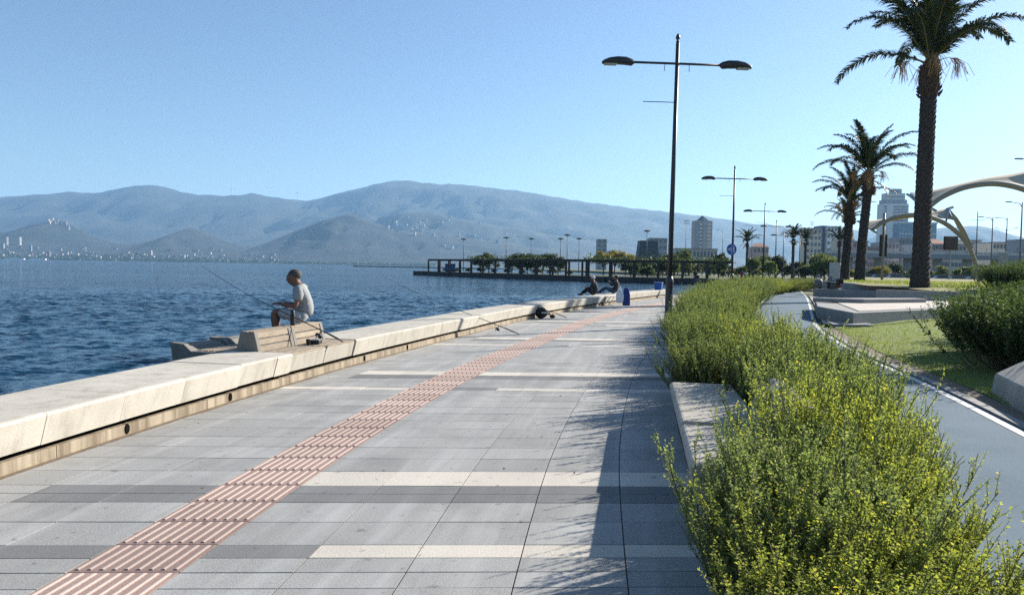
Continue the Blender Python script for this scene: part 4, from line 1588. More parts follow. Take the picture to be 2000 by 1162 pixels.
for px, yt, Y, lb, kd in ((905, 467, 260, 'light mast above the seaward end of the pergola', 'crown'), (988, 464, 250, 'tall light mast left of the pier trees', 'crown'),
                          (1037, 466, 255, 'light mast above the middle pier trees', 'crown'), (1094, 466, 245, 'left one of the close pair of masts over the pergola', 'crown'),
                          (1107, 459, 240, 'taller right one of the close pair of masts over the pergola', 'crown'), (1130, 466, 250, 'mast just right of the close pair', 'crown'),
                          (1262, 451, 235, 'light mast in front of the dark sloping building', 'crown'), (1338, 431, 330, 'floodlight mast left of the pointed tower', 'flood'),
                          (1583, 434, 420, 'floodlight mast on the pale apartment block', 'flood'), (1467, 440, 300, 'curved arm lamp behind the third street lamp', 'arm'),
                          (1410, 450, 320, 'thin curved lamp right of the pointed tower', 'arm'), (1963, 425, 190, 'pale curved street lamp over the road at the far right', 'arm'),
                          (1935, 424, 150, 'road lamp between the canopy and the right edge', 'arm'), (1991, 395, 120, 'tall road lamp near the right edge with long arm', 'arm'),
                          (1905, 413, 170, 'dark pole with small cross pieces right of the canopy', 'tee'), (1962, 446, 260, 'double-armed road lamp low over the far buildings', 'double')):
    mast(px, yt, Y, lb, kind=kd)

# ------------------------------------------------------------------ tensile canopies
def arc_pts(pts, n=24):
    """smooth polyline through control points"""
    out = []
    P0 = [Vector(p) for p in pts]
    for i in range(len(P0) - 1):
        a = P0[max(0, i - 1)]; b_ = P0[i]; c = P0[i + 1]; d = P0[min(len(P0) - 1, i + 2)]
        for k_ in range(n):
            t = k_ / n
            out.append(0.5 * ((2 * b_) + (c - a) * t + (2 * a - 5 * b_ + 4 * c - d) * t * t + (3 * b_ - a - 3 * c + d) * t ** 3))
    out.append(P0[-1])
    return out


def canopy(label, Y, dx, sx, lift=0.0):
    """arched steel rib from a foot on the right, membrane stretched between its tips"""
    ct = thing('tensile_canopy', label, 'canopy', (0, 0, 0), 0, 'tensile shade canopies')
    W = lambda px, py, dy=0.0: at(dx + (px - 1800) * sx, 537 + (py - 537) * sx, Y) + Vector((0, dy, 0)) * 1.0
    foot = [(1912, 550), (1907, 520), (1890, 478), (1862, 448), (1830, 429), (1790, 420), (1752, 424), (1722, 436), (1704, 449)]
    rib = arc_pts([W(*p) for p in foot], 6)
    n = len(rib)
    MB().tube(rib, [0.24 - 0.12 * abs(i / n - 0.4) for i in range(n)], 8).build('arch_rib', 'rib_beige', ct, smooth=True)
    # membrane: top edge, mid sag, lower edge
    topc = arc_pts([W(1706, 430, 3.2), W(1760, 423 - lift * .6, 3.2), (W(1810, 415 - lift, 3.2)), W(1850, 409 - lift, 3.2), W(1888, 402 - lift, 3.2)], 6)
    lowc = arc_pts([W(1704, 448, 0.1), W(1745, 428, 0.1), W(1800, 420, 0.1), W(1850, 426, 0.1), W(1870, 432, 0.1)], 6)
    rows_ = []
    for k_ in range(9):
        t = k_ / 8
        rows_.append([a.lerp(b_, t) + Vector((0, 0, -0.25 * math.sin(math.pi * t))) for a, b_ in zip(lowc, topc)])
    mm = MB().sheet(rows_).build('membrane', 'membrane', ct, smooth=True)
    sd = mm.modifiers.new('thickness', 'SOLIDIFY'); sd.thickness = 0.03
    # hanging front panel running down to the rib
    a_ = arc_pts([W(1868, 426, -0.2), W(1880, 445, -0.2), W(1890, 465, -0.2), W(1898, 486, -0.2)], 5)
    b2 = arc_pts([W(1888, 402, 3.0), W(1890, 425, 2.4), W(1893, 450, 1.6), W(1900, 478, 0.6)], 5)
    mm = MB().sheet([[p.lerp(q, k_ / 5) for p, q in zip(a_, b2)] for k_ in range(6)]).build('front_panel', 'membrane', ct, smooth=True)
    sd = mm.modifiers.new('thickness', 'SOLIDIFY'); sd.thickness = 0.03
    MB().tube([W(1845, 440), W(1868, 420, 1.5), W(1890, 401, 3.1)], 0.09, 6).build('strut', 'steel_pale', ct)
    MB().tube([W(1712, 455), W(1707, 442, 1.5), W(1703, 428, 3.1)], 0.1, 6).build('strut', 'steel_pale', ct)
    MB().bar(W(1885, 404, 3.1), W(1897, 400, 3.1), 0.25, 0.25).build('end_clamp', 'steel_pale', ct)
    MB().bar(W(1709, 428, 3.1), W(1704, 440, 1.5), 0.25, 0.25).build('end_clamp', 'steel_pale', ct)
    return ct


canopy('beige tensile canopy on a curved steel arch behind the tall palm', 75, 1800, 1.0)
canopy('larger beige tensile canopy running off the right picture edge', 56, 1962, 1.52, 9.0)

# ------------------------------------------------------------------ road side things on the right
sh = thing('signal_head', 'dark hanging signal panel under the canopy left of the tall palm', 'sign')
c = at(1725, 480, 78)
MB().box((c.x - 0.27, 78, c.z), (0.2, 0.25, 2.3)).build('panel', 'black_plastic', sh, bevel=0.03)
MB().box((c.x + 0.27, 78, c.z), (0.2, 0.25, 2.3)).build('panel', 'black_plastic', sh, bevel=0.03)
MB().tube([(c.x, 78, 0.8), (c.x, 78, c.z + 3.4)], 0.14, 8).build('post', 'galvanised', sh, smooth=True)
dp = thing('display_board', 'square dark display board on a post below the canopy', 'sign')
c = at(1858, 475, 100)
MB().box((c.x, 100, c.z), (1.75, 0.2, 1.65)).build('screen', 'screen_dark', dp, bevel=0.06)
MB().tube([(c.x, 100.2, 0.8), (c.x, 100.2, c.z)], 0.09, 6).build('post', 'galvanised', dp)
MB().box((c.x, 100.13, c.z), (1.95, 0.04, 1.85)).build('frame', 'black_plastic', dp, bevel=0.06)
pb = thing('info_panel', 'pale grey upright information panel by the road at the far right', 'sign')
c = at(1959, 507, 110)
MB().box((c.x, 110, c.z), (1.3, 0.3, 2.2)).build('panel', 'galvanised', pb, bevel=0.05)
MB().box((c.x, 110, 1.2), (0.5, 0.2, 2.4)).build('post', 'mast_grey', pb)

# guard rail fence
fc = thing('guard_rail', 'dark metal guard rail fence along the road behind the mound', 'fence')
for i in range(34):
    x = 57 + i * 2.3
    MB().box((x, 118 - i * 0.25, 0.75), (0.12, 0.12, 1.6)).build('post', 'mast_grey', fc)
for z in (0.85, 1.5):
    MB().bar((56, 118.2, z), (134, 109.6, z), 0.08, 0.22).build('rail', 'mast_grey', fc)
rd = MB().add([(50, 121, 0.0), (200, 105, 0.0), (200, 140, 0.0), (50, 150, 0.0)], [(0, 1, 2, 3)])
tag(rd.build('road', 'asphalt_blue'), kind='structure')


def car_proto():
    r_ = thing('parked_car', 'x', 'car')
    prof = [(-2.1, 0.35), (-2.15, 0.75), (-1.9, 0.95), (-0.95, 1.02), (1.5, 1.05), (2.05, 0.9), (2.1, 0.35)]
    MB().prism([(x, -0.85, z) for x, z in prof], (0, 1.7, 0)).build('body', 'car_white', r_, bevel=0.08)
    cab = [(-1.0, 1.0), (-0.45, 1.45), (0.9, 1.48), (1.55, 1.03)]
    MB().prism([(x, -0.72, z) for x, z in cab], (0, 1.44, 0)).build('cabin', 'window_dark', r_, bevel=0.06)
    MB().prism([(-0.5, -0.7, 1.43), (-0.42, -0.7, 1.5), (0.88, -0.7, 1.52), (0.98, -0.7, 1.44)], (0, 1.4, 0)).build('roof', 'car_white', r_)
    for x in (-1.3, 1.3):
        for y in (-0.82, 0.82):
            w = MB().prism([(x + 0.32 * math.cos(a), y - 0.1, 0.32 + 0.32 * math.sin(a)) for a in np.linspace(0, 6.283, 16, endpoint=False)], (0, 0.2, 0)).build('wheel', 'tyre', r_)
    return r_


cp = car_proto()
car_list = [(1745, 122.5, 'car_white', 'white parked car seen under the guard rail left of the tall palm'), (1835, 123.5, 'car_white', 'white car on the road right of the tall palm trunk'),
            (1715, 124.5, 'car_grey', 'grey car on the road behind the leaning palm'), (1865, 121.5, 'car_grey', 'grey car on the road below the display board'),
            (1900, 121.0, 'car_red', 'dark red car near the canopy foot')]
for i, (px, Y, mt, lb) in enumerate(car_list):
    o = cp if i == 0 else copy_tree(cp)
    o.location = (at(px, 540, Y).x, Y, 0)
    o.rotation_euler = (0, 0, R(-6))
    tag(o, lb, 'car', 'cars on the road')
    if mt != 'car_white':
        for ch in o.children:
            if ch.name.startswith(('body', 'roof')):
                ch.data = ch.data.copy()
                ch.data.materials[0] = MAT[mt]

# overpass
ov = thing('overpass', 'long grey road overpass crossing behind the canopies', 'bridge')
a, b_ = at(1600, 492, 235), at(2120, 497, 235)
z0 = a.z
n = 9
for i in range(n):
    p, q = a.lerp(b_, i / n), a.lerp(b_, (i + 1) / n)
    p.z = q.z = z0 - 1.0
    MB().bar(p, q, 9, 1.3).build('deck', 'facade_grey', ov)
    p.z = q.z = z0 + 0.15
    p.y -= 4.3; q.y -= 4.3
    MB().bar(p, q, 0.2, 0.7).build('parapet', 'facade_pale', ov)
    MB().box((p.x, 235, (z0 - 1.6) / 2), (1.3, 3.0, z0 - 1.6)).build('pillar', 'facade_grey', ov)
for i in range(26):
    p = a.lerp(b_, (i + .5) / 26)
    MB().box((p.x, 230.7, z0 + 1.1), (0.1, 0.1, 1.2)).build('railing_post', 'mast_grey', ov)

# scooter and litter bin
sc_ = thing('scooter', 'black motor scooter parked by the planter wall, seen from behind', 'scooter', (22.3, 51.2, 0.03), R(8))
MB().prism([(-0.17, -0.55, 0.45), (0.17, -0.55, 0.45), (0.14, -0.55, 0.85), (-0.14, -0.55, 0.85)], (0, 0.9, 0.02)).build('tail', 'scooter_black', sc_, bevel=0.05)
MB().prism([(-0.16, -0.5, 0.84), (0.16, -0.5, 0.84), (0.12, -0.5, 0.95), (-0.12, -0.5, 0.95)], (0, 0.8, 0.0)).build('seat', 'black_plastic', sc_, bevel=0.04)
MB().box((0, -0.62, 1.08), (0.42, 0.34, 0.34)).build('top_box', 'scooter_black', sc_, bevel=0.06)
MB().box((0, -0.70, 0.56), (0.2, 0.02, 0.12)).build('number_plate', 'white_plastic', sc_)
MB().box((0, -0.60, 0.74), (0.22, 0.03, 0.08)).build('tail_light', 'car_red', sc_)
for y in (-0.45, 0.75):
    MB().prism([(-0.06, y + 0.25 * math.cos(t), 0.25 + 0.25 * math.sin(t)) for t in np.linspace(0, 6.283, 16, endpoint=False)], (0.12, 0, 0)).build('wheel', 'tyre', sc_)
MB().prism([(-0.2, 0.45, 0.3), (0.2, 0.45, 0.3), (0.18, 0.6, 1.0), (-0.18, 0.6, 1.0)], (0, 0.08, 0.0)).build('leg_shield', 'scooter_black', sc_, bevel=0.03)
MB().tube([(-0.35, 0.5, 1.08), (0, 0.6, 1.05), (0.35, 0.5, 1.08)], 0.02, 6).build('handlebar', 'black_plastic', sc_)
for s in (-1, 1):
    MB().tube([(s * 0.25, 0.53, 1.08), (s * 0.34, 0.5, 1.28)], 0.008, 4).build('mirror_stalk', 'black_plastic', sc_)
    MB().ball((s * 0.36, 0.5, 1.31), (0.07, 0.02, 0.05)).build('mirror', 'steel_pale', sc_)
MB().prism([(-0.2, 0.58, 1.05), (0.2, 0.58, 1.05), (0.15, 0.5, 1.4), (-0.15, 0.5, 1.4)], (0, 0.02, 0)).build('windscreen', 'galvanised', sc_)
bn = thing('litter_bin', 'dark litter bin on a post beside the cycle path', 'bin', (23.6, 57.0, 0.02))
MB().lathe([(0.26, 0.35), (0.30, 0.9), (0.31, 1.0), (0.2, 1.12), (0.03, 1.15)], 14).build('drum', 'mast_grey', bn, smooth=True)
MB().tube([(0.33, 0, 0), (0.33, 0, 1.1)], 0.04, 8).build('post', 'mast_grey', bn)
MB().box((0.16, 0, 0.1), (0.5, 0.4, 0.2)).build('foot', 'planter_concrete', bn)
bs = thing('notice_pillar', 'grey metal pillar standing between scooter and palm trunks', 'sign', (24.6, 56.5, 0.02))
MB().box((0, 0, 1.2), (0.75, 0.25, 2.4)).build('panel', 'steel_pale', bs, bevel=0.03)
MB().box((0, 0, 0.06), (0.9, 0.5, 0.12)).build('plinth', 'planter_concrete', bs)


# ------------------------------------------------------------------ distant buildings
def facade(o, w, h, floors, bays, mat_win, x0, x1, face, zb=0.0, wfrac=0.6, hfrac=0.5, name='window'):
    for f_ in range(floors):
        for b_i in range(bays):
            fw = (x1 - x0) / bays
            fh = h / floors
            cx = x0 + (b_i + 0.5) * fw
            cz = zb + (f_ + 0.55) * fh
            MB().box((cx, face, cz), (fw * wfrac, 0.6, fh * hfrac)).build(name, mat_win, o)


def bpos(px, Y):
    return at(px, 531, Y).x


def zt(px, py, Y):
    return at(px, py, Y).z


# office tower
Y = 1500
tw = thing('office_tower', 'tall pale office tower with stepped crown behind the tall palm', 'building', (bpos(1746, Y), Y, 0))
H1, H2, H3, H4 = zt(1746, 398, Y), zt(1746, 390, Y), zt(1746, 377, Y), zt(1746, 368, Y)
wpx = Y / FOC
MB().box((0, 14, H1 / 2), (48 * wpx, 28, H1)).build('shaft', 'facade_pale', tw)
MB().box((0, 14, (H1 + H2) / 2), (43 * wpx, 25, H2 - H1)).build('setback', 'facade_grey', tw)
MB().box((0, 14, (H2 + H3) / 2), (36 * wpx, 22, H3 - H2)).build('crown', 'facade_pale', tw)
MB().box((4, 14, (H3 + H4) / 2), (20 * wpx, 10, H4 - H3)).build('plant_room', 'facade_grey', tw)
for f_ in range(22):
    z = 20 + (H1 - 26) * f_ / 21
    MB().box((8 * wpx, -0.25, z), (28 * wpx, 0.7, (H1 / 22) * 0.42)).build('window_band', 'window_dark', tw)
    MB().box((-21 * wpx, -0.25, z), (5 * wpx, 0.7, (H1 / 22) * 0.42)).build('window_band', 'window_dark', tw)
for k_ in range(6):
    MB().box(((-13 + k_ * 5.2) * wpx, 2.8, H2 + (H3 - H2) * 0.45), (2.6 * wpx, 0.6, 3.5)).build('window', 'window_dark', tw)
gb = thing('glass_block', 'blue glass office block at the foot of the office tower', 'building', (bpos(1790, 1400), 1400, 0))
Hb = zt(1790, 437, 1400)
MB().box((0, 12, Hb / 2), (72 * 1400 / FOC, 24, Hb)).build('hall', 'glass_blue', gb)
MB().box((0, 11.5, Hb + 1.5), (74 * 1400 / FOC, 26, 3)).build('roof', 'facade_pale', gb)
for k_ in range(3):
    MB().box((0, -0.2, Hb * (0.4 + 0.2 * k_)), (73 * 1400 / FOC, 0.8, 1.6)).build('floor_edge', 'facade_pale', gb)

# pointed tower
Y = 1300
w1 = Y / FOC
pt_ = thing('apartment_tower', 'grey apartment tower with pointed roof between the first two lamps', 'building', (bpos(1372, Y), Y, 0))
Hh = zt(1372, 431, Y)
Ht = zt(1372, 420, Y)
MB().box((0, 12, Hh / 2), (34 * w1, 24, Hh)).build('shaft', 'facade_rose', pt_)
MB().box((-13 * w1, 1, Hh / 2 - 1), (7 * w1, 6, Hh - 2)).build('corner_bay', 'facade_grey', pt_)
MB().box((1.5 * w1, 1, Hh / 2 + 2), (6 * w1, 5, Hh + 4)).build('centre_bay', 'facade_grey', pt_)
MB().add([(-10 * w1, 2, Hh), (10 * w1, 2, Hh), (10 * w1, 22, Hh), (-10 * w1, 22, Hh), (0, 12, Ht)], [(0, 1, 4), (1, 2, 4), (2, 3, 4), (3, 0, 4)]).build('roof', 'facade_dark', pt_)
facade(pt_, 0, Hh - 12, 12, 1, 'facade_white', -8.5 * w1, -2 * w1, -0.1, 8, 0.9, 0.3, 'balcony')
facade(pt_, 0, Hh - 12, 12, 1, 'facade_white', 7 * w1, 15 * w1, -0.1, 8, 0.8, 0.3, 'balcony')
facade(pt_, 0, Hh - 12, 12, 1, 'window_dark', -9 * w1, -1.5 * w1, -0.2, 4, 0.6, 0.4)


def block(px0, px1, py, Y, mat_, label, floors=5, bays=6, roof=None, name='apartment_block', win='window_dark', grp='distant city buildings'):
    x0, x1 = bpos(px0, Y), bpos(px1, Y)
    h = zt((px0 + px1) / 2, py, Y)
    o = thing(name, label, 'building', ((x0 + x1) / 2, Y, -0.03), 0, grp)
    w = x1 - x0
    MB().box((0, 8, h / 2), (w, 16, h)).build('wall', mat_, o)
    if roof:
        MB().prism([(-w * .52, -0.6, h), (w * .52, -0.6, h), (w * .3, 8, h + 3), (-w * .3, 8, h + 3)], (0, 0.5, 0.2)).build('roof', roof, o)
    else:
        MB().box((0, 7.5, h + 0.3), (w * 1.02, 17, 0.6)).build('roof', 'facade_grey', o)
    for f_ in range(floors):
        z = h * (f_ + 0.6) / floors
        for b_i in range(bays):
            MB().box((-w / 2 + w * (b_i + .5) / bays, -0.1, z), (w / bays * 0.55, 0.5, h / floors * 0.45)).build('window', win, o)
    return o


o = block(1573, 1602, 447, 700, 'facade_cream', 'pale apartment block left of the mid palm trunks', 7, 4)
block(1600, 1612, 442, 705, 'glass_blue', 'dark glass stair tower beside the pale apartment block', 7, 2)
block(1613, 1640, 443, 700, 'facade_white', 'white apartment block right of the dark stair tower', 7, 4)
block(1166, 1184, 468, 900, 'facade_grey', 'small far tower with pointed top left of the yellow trees', 7, 2)
block(1268, 1302, 466, 800, 'facade_grey', 'grey flat roofed block right of the dark sloping building', 5, 4)
db = thing('dark_hall', 'dark building with sloping sides behind the pier pergola', 'building', (bpos(1266, 420), 420, 0))
k4 = 420 / FOC
hB = zt(1266, 471, 420)
MB().prism([(-24 * k4, 0, 0), (24 * k4, 0, 0), (17 * k4, 0, hB), (-16 * k4, 0, hB)], (0, 10, 0)).build('hall', 'facade_dark', db)
MB().box((0, 5, hB + 0.15), (34 * k4, 10.4, 0.3)).build('roof_edge', 'mast_grey', db)
block(1318, 1400, 487, 480, 'facade_pale', 'long low grey building behind the tree belt', 2, 12)
block(1470, 1500, 482, 650, 'facade_rose', 'low reddish building behind the third lamp', 3, 4, 'roof_tile')
bb = random.Random(8)
px = 1640
i = 0
cols_ = ['facade_pale', 'facade_rose', 'facade_grey', 'facade_cream']
descr = ['pale', 'reddish', 'grey', 'cream']
spots_ = ['behind the mid palm trunks', 'left of the office tower', 'below the office tower', 'left of the tall palm trunk', 'just behind the tall palm trunk',
          'right of the tall palm trunk', 'behind the display board', 'under the rear canopy arch', 'beside the canopy foot', 'right of the canopy arch',
          'behind the road lamps', 'below the double-armed road lamp', 'at the far right behind the info panel', 'at the right picture edge']
while px < 2030 and i < len(spots_):
    w = bb.uniform(24, 38)
    c_ = bb.randrange(4)
    block(px, px + w, bb.uniform(464, 485), bb.uniform(420, 620), cols_[c_], f'low {descr[c_]} town building {spots_[i]}', 4, 5, 'roof_tile' if bb.random() < .12 else None)
    px += w * 0.95
    i += 1

# ------------------------------------------------------------------ hills across the bay
def hill(name, Yf, Yr, Yb, prof, mat_, nx=170, ny=44, rough=0.16, seed=0, label=None, x_ext=0.0):
    pts = sorted([(at(px, py, Yr).x, at(px, py, Yr).z) for px, py in prof])
    xs = np.array([p[0] for p in pts])
    zs = np.array([p[1] for p in pts])

    def hz(x, y):
        base = float(np.interp(x, xs, zs))
        if y <= Yr:
            t = max(0.0, (y - Yf) / (Yr - Yf))
            s = t ** 1.15 * (1.0 - 0.0 * t)
            s = s * s * (3 - 2 * s) * 0.45 + s * 0.55
        else:
            t = min(1.0, (y - Yr) / (Yb - Yr))
            s = (1 - t) ** 1.0
        sc = 1.0 / (Yr * 0.055)
        nz = noise.fractal(Vector((x * sc, y * sc * 0.8, seed)), 1.0, 2.1, 5)
        rdg = 1 - abs(noise.fractal(Vector((x * sc * 1.3 + 5, y * sc * 1.1, seed + 9)), 1.0, 2.0, 4))
        amp = math.sin(math.pi * min(1, max(0, s))) * 0.8 + 0.06 * s
        return -3 + (base + 3) * s * (1 - rough * amp * (1.1 - rdg) * 2.2) + base * rough * amp * nz * 0.55 + base * 0.012 * noise.fractal(Vector((x * sc * 9, y * sc * 9, seed)), 0.9, 2.0, 3)
    gx_ = np.linspace(xs[0], xs[-1], nx)
    gy_ = np.linspace(Yf, Yb, ny)
    rows_ = [[(x, y, hz(x, y)) for x in gx_] for y in gy_]
    o = MB().sheet(rows_).build(name, mat_, smooth=True)
    tag(o, kind='structure')
    return hz, (xs[0], xs[-1], Yf, Yb)


HILLS = []
HILLS.append(hill('far_mountain_range', 6200, 9500, 12500, [(-700, 400), (-300, 392), (0, 384), (70, 378), (140, 372), (200, 375), (240, 366), (275, 360), (310, 361), (340, 368), (390, 379), (450, 379),
                  (500, 376), (560, 386), (605, 391), (650, 380), (690, 369), (725, 357), (770, 349), (830, 353), (900, 357), (1000, 368), (1100, 384), (1200, 400), (1300, 411),
                  (1420, 428), (1500, 437), (1570, 442), (1650, 447), (1750, 452), (1850, 470), (2000, 485), (2300, 500), (2700, 505)], 'forest_far', 260, 50, seed=1))
HILLS.append(hill('right_hill', 5200, 7000, 8600, [(1580, 500), (1660, 478), (1700, 462), (1740, 450), (1800, 446), (1860, 441), (1905, 439), (1940, 446), (1970, 457), (2020, 467), (2200, 480), (2500, 510)], 'forest_far', 80, 30, seed=2))
HILLS.append(hill('town_hill', 5400, 6900, 8200, [(560, 505), (640, 482), (700, 450), (745, 424), (790, 411), (830, 412), (870, 420), (930, 431), (1000, 444), (1080, 457), (1160, 470), (1260, 486), (1400, 500), (1500, 512)], 'forest_far', 120, 36, seed=3))
HILLS.append(hill('wooded_hill', 4300, 5400, 6400, [(440, 512), (500, 485), (540, 466), (600, 442), (640, 427), (678, 416), (700, 419), (730, 433), (770, 447), (820, 455), (880, 462), (950, 470), (1030, 482), (1120, 495), (1200, 508), (1300, 518)], 'forest', 130, 36, seed=4))
HILLS.append(hill('shore_hills', 4150, 5300, 6400, [(-500, 470), (-200, 455), (-40, 458), (30, 452), (70, 438), (105, 430), (140, 440), (180, 462), (230, 476), (290, 476), (330, 462), (375, 443), (400, 452), (440, 472), (500, 484), (580, 494), (680, 506), (760, 514)], 'forest', 170, 40, seed=6, rough=0.1))


def land_hit(px, py):
    d = ray(px, py)
    o_ = Vector((0, 0, EYE))
    y = 4160.0
    while y < 9600:
        p = o_ + d * (y / d.y)
        for hz, (xa, xb, ya, yb) in HILLS[2:]:
            if xa < p.x < xb and ya < y < yb and hz(p.x, y) >= p.z - 1.0:
                return Vector((p.x, y, hz(p.x, y)))
        y += 25
    return None


HM = {}
for nm, mt, dims in (('a', 'far_pale', (14, 12, 10)), ('b', 'far_cream', (18, 12, 13)), ('c', 'far_pale', (16, 12, 24)), ('d', 'far_rose', (13, 11, 9))):
    w, d, h = dims
    m_ = MB().box((0, 0, h / 2 - 3), (w, d, h + 6))
    m_.prism([(-w * .53, -d * .53, h + 0.02), (w * .53, -d * .53, h + 0.02), (w * .53, d * .53, h + 0.02), (-w * .53, d * .53, h + 0.02)], (0, 0, 0.6))
    HM[nm] = m_.mesh('far_house', mt)
WIN = MB()
for f_ in range(6):
    for b_i in range(4):
        WIN.box((-6 + b_i * 4, -6.1, 3 + f_ * 3.6), (1.8, 0.4, 1.6))
WINM = WIN.mesh('windows', 'window_dark')
hh = random.Random(31)


def house(px, py, kind, sx, sz, label, group):
    p = land_hit(px, py)
    if not p:
        return
    o = link('far_house', HM[kind])
    o.location = p
    o.rotation_euler = (0, 0, hh.uniform(-.5, .5))
    o.scale = (sx, 1, sz)
    tag(o, label, 'house', group)


# tower blocks at the left end of the far shore
for px, py, sx, sz, kd, lb in ((13, 478, 1.4, 2.0, 'c', 'leftmost of the two tall blocks above the far left shore'), (38, 479, 1.5, 2.0, 'c', 'right one of the two tall blocks above the far left shore'),
                               (6, 486, 1.0, 1.2, 'c', 'slim pale block at the far left edge'), (59, 490, 1.1, 1.4, 'c', 'bright slim block near the far left shore'),
                               (4, 503, 1.6, 1.5, 'b', 'cream block at the far left waterline'), (41, 505, 1.5, 1.9, 'd', 'pinkish block at the far left waterline'),
                               (54, 505, 1.8, 1.6, 'b', 'broad cream block beside the pinkish one'), (66, 504, 1.6, 1.0, 'b', 'low cream block right of the broad one'),
                               (96, 504, 1.2, 1.6, 'c', 'lone pale block standing left of the long white hall'), (111, 503, 2.0, 0.8, 'a', 'left part of the long white hall on the far shore'),
                               (125, 503, 3.2, 0.6, 'a', 'long white hall on the far shore'), (18, 498, 1.6, 1.2, 'b', 'cream block behind the far left waterline blocks'),
                               (24, 496, 1.2, 1.0, 'a', 'white house behind the cream block at far left')):
    house(px, py, kd, sx, sz, lb, 'blocks on the far left shore')
for i in range(16):
    house(95 + i * 2.6 + hh.uniform(-1, 1), 436 + hh.uniform(-1.5, 2.5) + max(0, (i - 11)) * 3, hh.choice('abc'), 1.0, 1.1, 'pale block in the row crowning the far left hill', 'row of blocks on the hilltop')
for i in range(225):
    px = hh.uniform(0, 540) if hh.random() < .7 else hh.uniform(60, 330)
    py = 509 + px * 0.009 - abs(hh.gauss(0, 1)) * 9 - 2
    house(px, py, hh.choice('aabbcdd'), hh.uniform(.8, 2.2), hh.uniform(.4, .95), 'tiny pale house in the far shore town across the bay', 'houses of the far shore town')
for i in range(60):
    u_ = hh.random()
    if u_ < .45:
        px, py = hh.uniform(745, 830), hh.gauss(448, 5)
    elif u_ < .75:
        px, py = hh.uniform(790, 960), 424 + (hh.uniform(0, 1)) * 14
    else:
        px, py = hh.uniform(830, 1080), hh.gauss(470, 10)
    house(px, py, hh.choice('aabc'), hh.uniform(.7, 1.4), hh.uniform(.6, 1.3), 'tiny pale house on the slope below the main mountain', 'houses on the mountain slope')
sl = MB()
for px0, px1, py in ((10, 48, 508.5), (58, 90, 508.8)):
    p, q = land_hit(px0, py - 0.6) or at(px0, py, 4170), None
    a, b_ = at(px0, py, 4140), at(px1, py, 4140)
    m_ = MB().box(((a.x + b_.x) / 2, 4140, 2), (b_.x - a.x, 12, 9))
    tag(m_.build('quay_wall', 'facade_white'), 'white quay line on the far left shore' if px0 < 50 else 'second white quay line on the far left shore', 'quay')
# dark tree fringe along the far shore
n = 5200
fx = rng.uniform(-3100, -450, n)
fy = rng.uniform(4150, 4420, n)
fz = np.array([HILLS[4][0](x, y) if x < -500 else HILLS[3][0](x, y) for x, y in zip(fx, fy)])
pos = np.stack([fx, fy, np.maximum(fz, -1) + rng.uniform(0, 7, n)], -1)
o = link('shore_wood', quads_mesh('shore_wood', leaves(pos, rng.normal(size=(n, 3)) + np.array([0, 0, .8]), rng.uniform(8, 18, n), rng.uniform(7, 13, n)), 'leaf_tree', rng.uniform(0, .6, n)))
tag(o, 'dark belt of trees along the far shore', 'wood', kind='stuff')
# wind turbines on the ridge
for i, (px, py) in enumerate(((453, 379), (527, 380), (581, 387))):
    a = at(px, py, 9500)
    t = thing('wind_turbine', ['tiny wind turbine on the left part of the far ridge', 'tiny wind turbine in the middle of the far ridge', 'tiny wind turbine by the saddle of the far ridge'][i], 'turbine', (a.x, 9500, a.z - 12))
    MB().tube([(0, 0, 0), (0, 0, 85)], [4, 2.5], 6).build('tower', 'facade_white', t)
    for k_ in range(3):
        an = k_ * 2.094 + i
        MB().bar((0, -4, 85), (48 * math.sin(an), -4, 85 + 48 * math.cos(an)), 3.5, 1.5, up=(0, 1, 0)).build('blade', 'facade_white', t)


# ------------------------------------------------------------------ people
def skin_mesh(name, joints, edges, mat_, parent, root=0, sub=1):
    """continuous surface grown round a chain of joints; joints: [(x,y,z,r) or (x,y,z,rx,ry)]"""
    me = bpy.data.meshes.new(name)
    me.from_pydata([j[:3] for j in joints], edges, [])
    me.update()
    o = link(name, me, parent)
    md = o.modifiers.new('skin', 'SKIN')
    sv = me.skin_vertices[0].data if len(me.skin_vertices) else None
    if sv is None:
        bpy.context.view_layer.objects.active = o
        bpy.ops.mesh.customdata_skin_add() if hasattr(bpy.ops.mesh, 'customdata_skin_add') else None
        sv = me.skin_vertices[0].data
    for i, j in enumerate(joints):
        sv[i].radius = (j[3], j[4] if len(j) > 4 else j[3])
        sv[i].use_root = (i == root)
    md.use_smooth_shade = True
    s = o.modifiers.new('smooth', 'SUBSURF')
    s.levels = sub
    s.render_levels = sub
    me.materials.append(MAT[mat_])
    return o


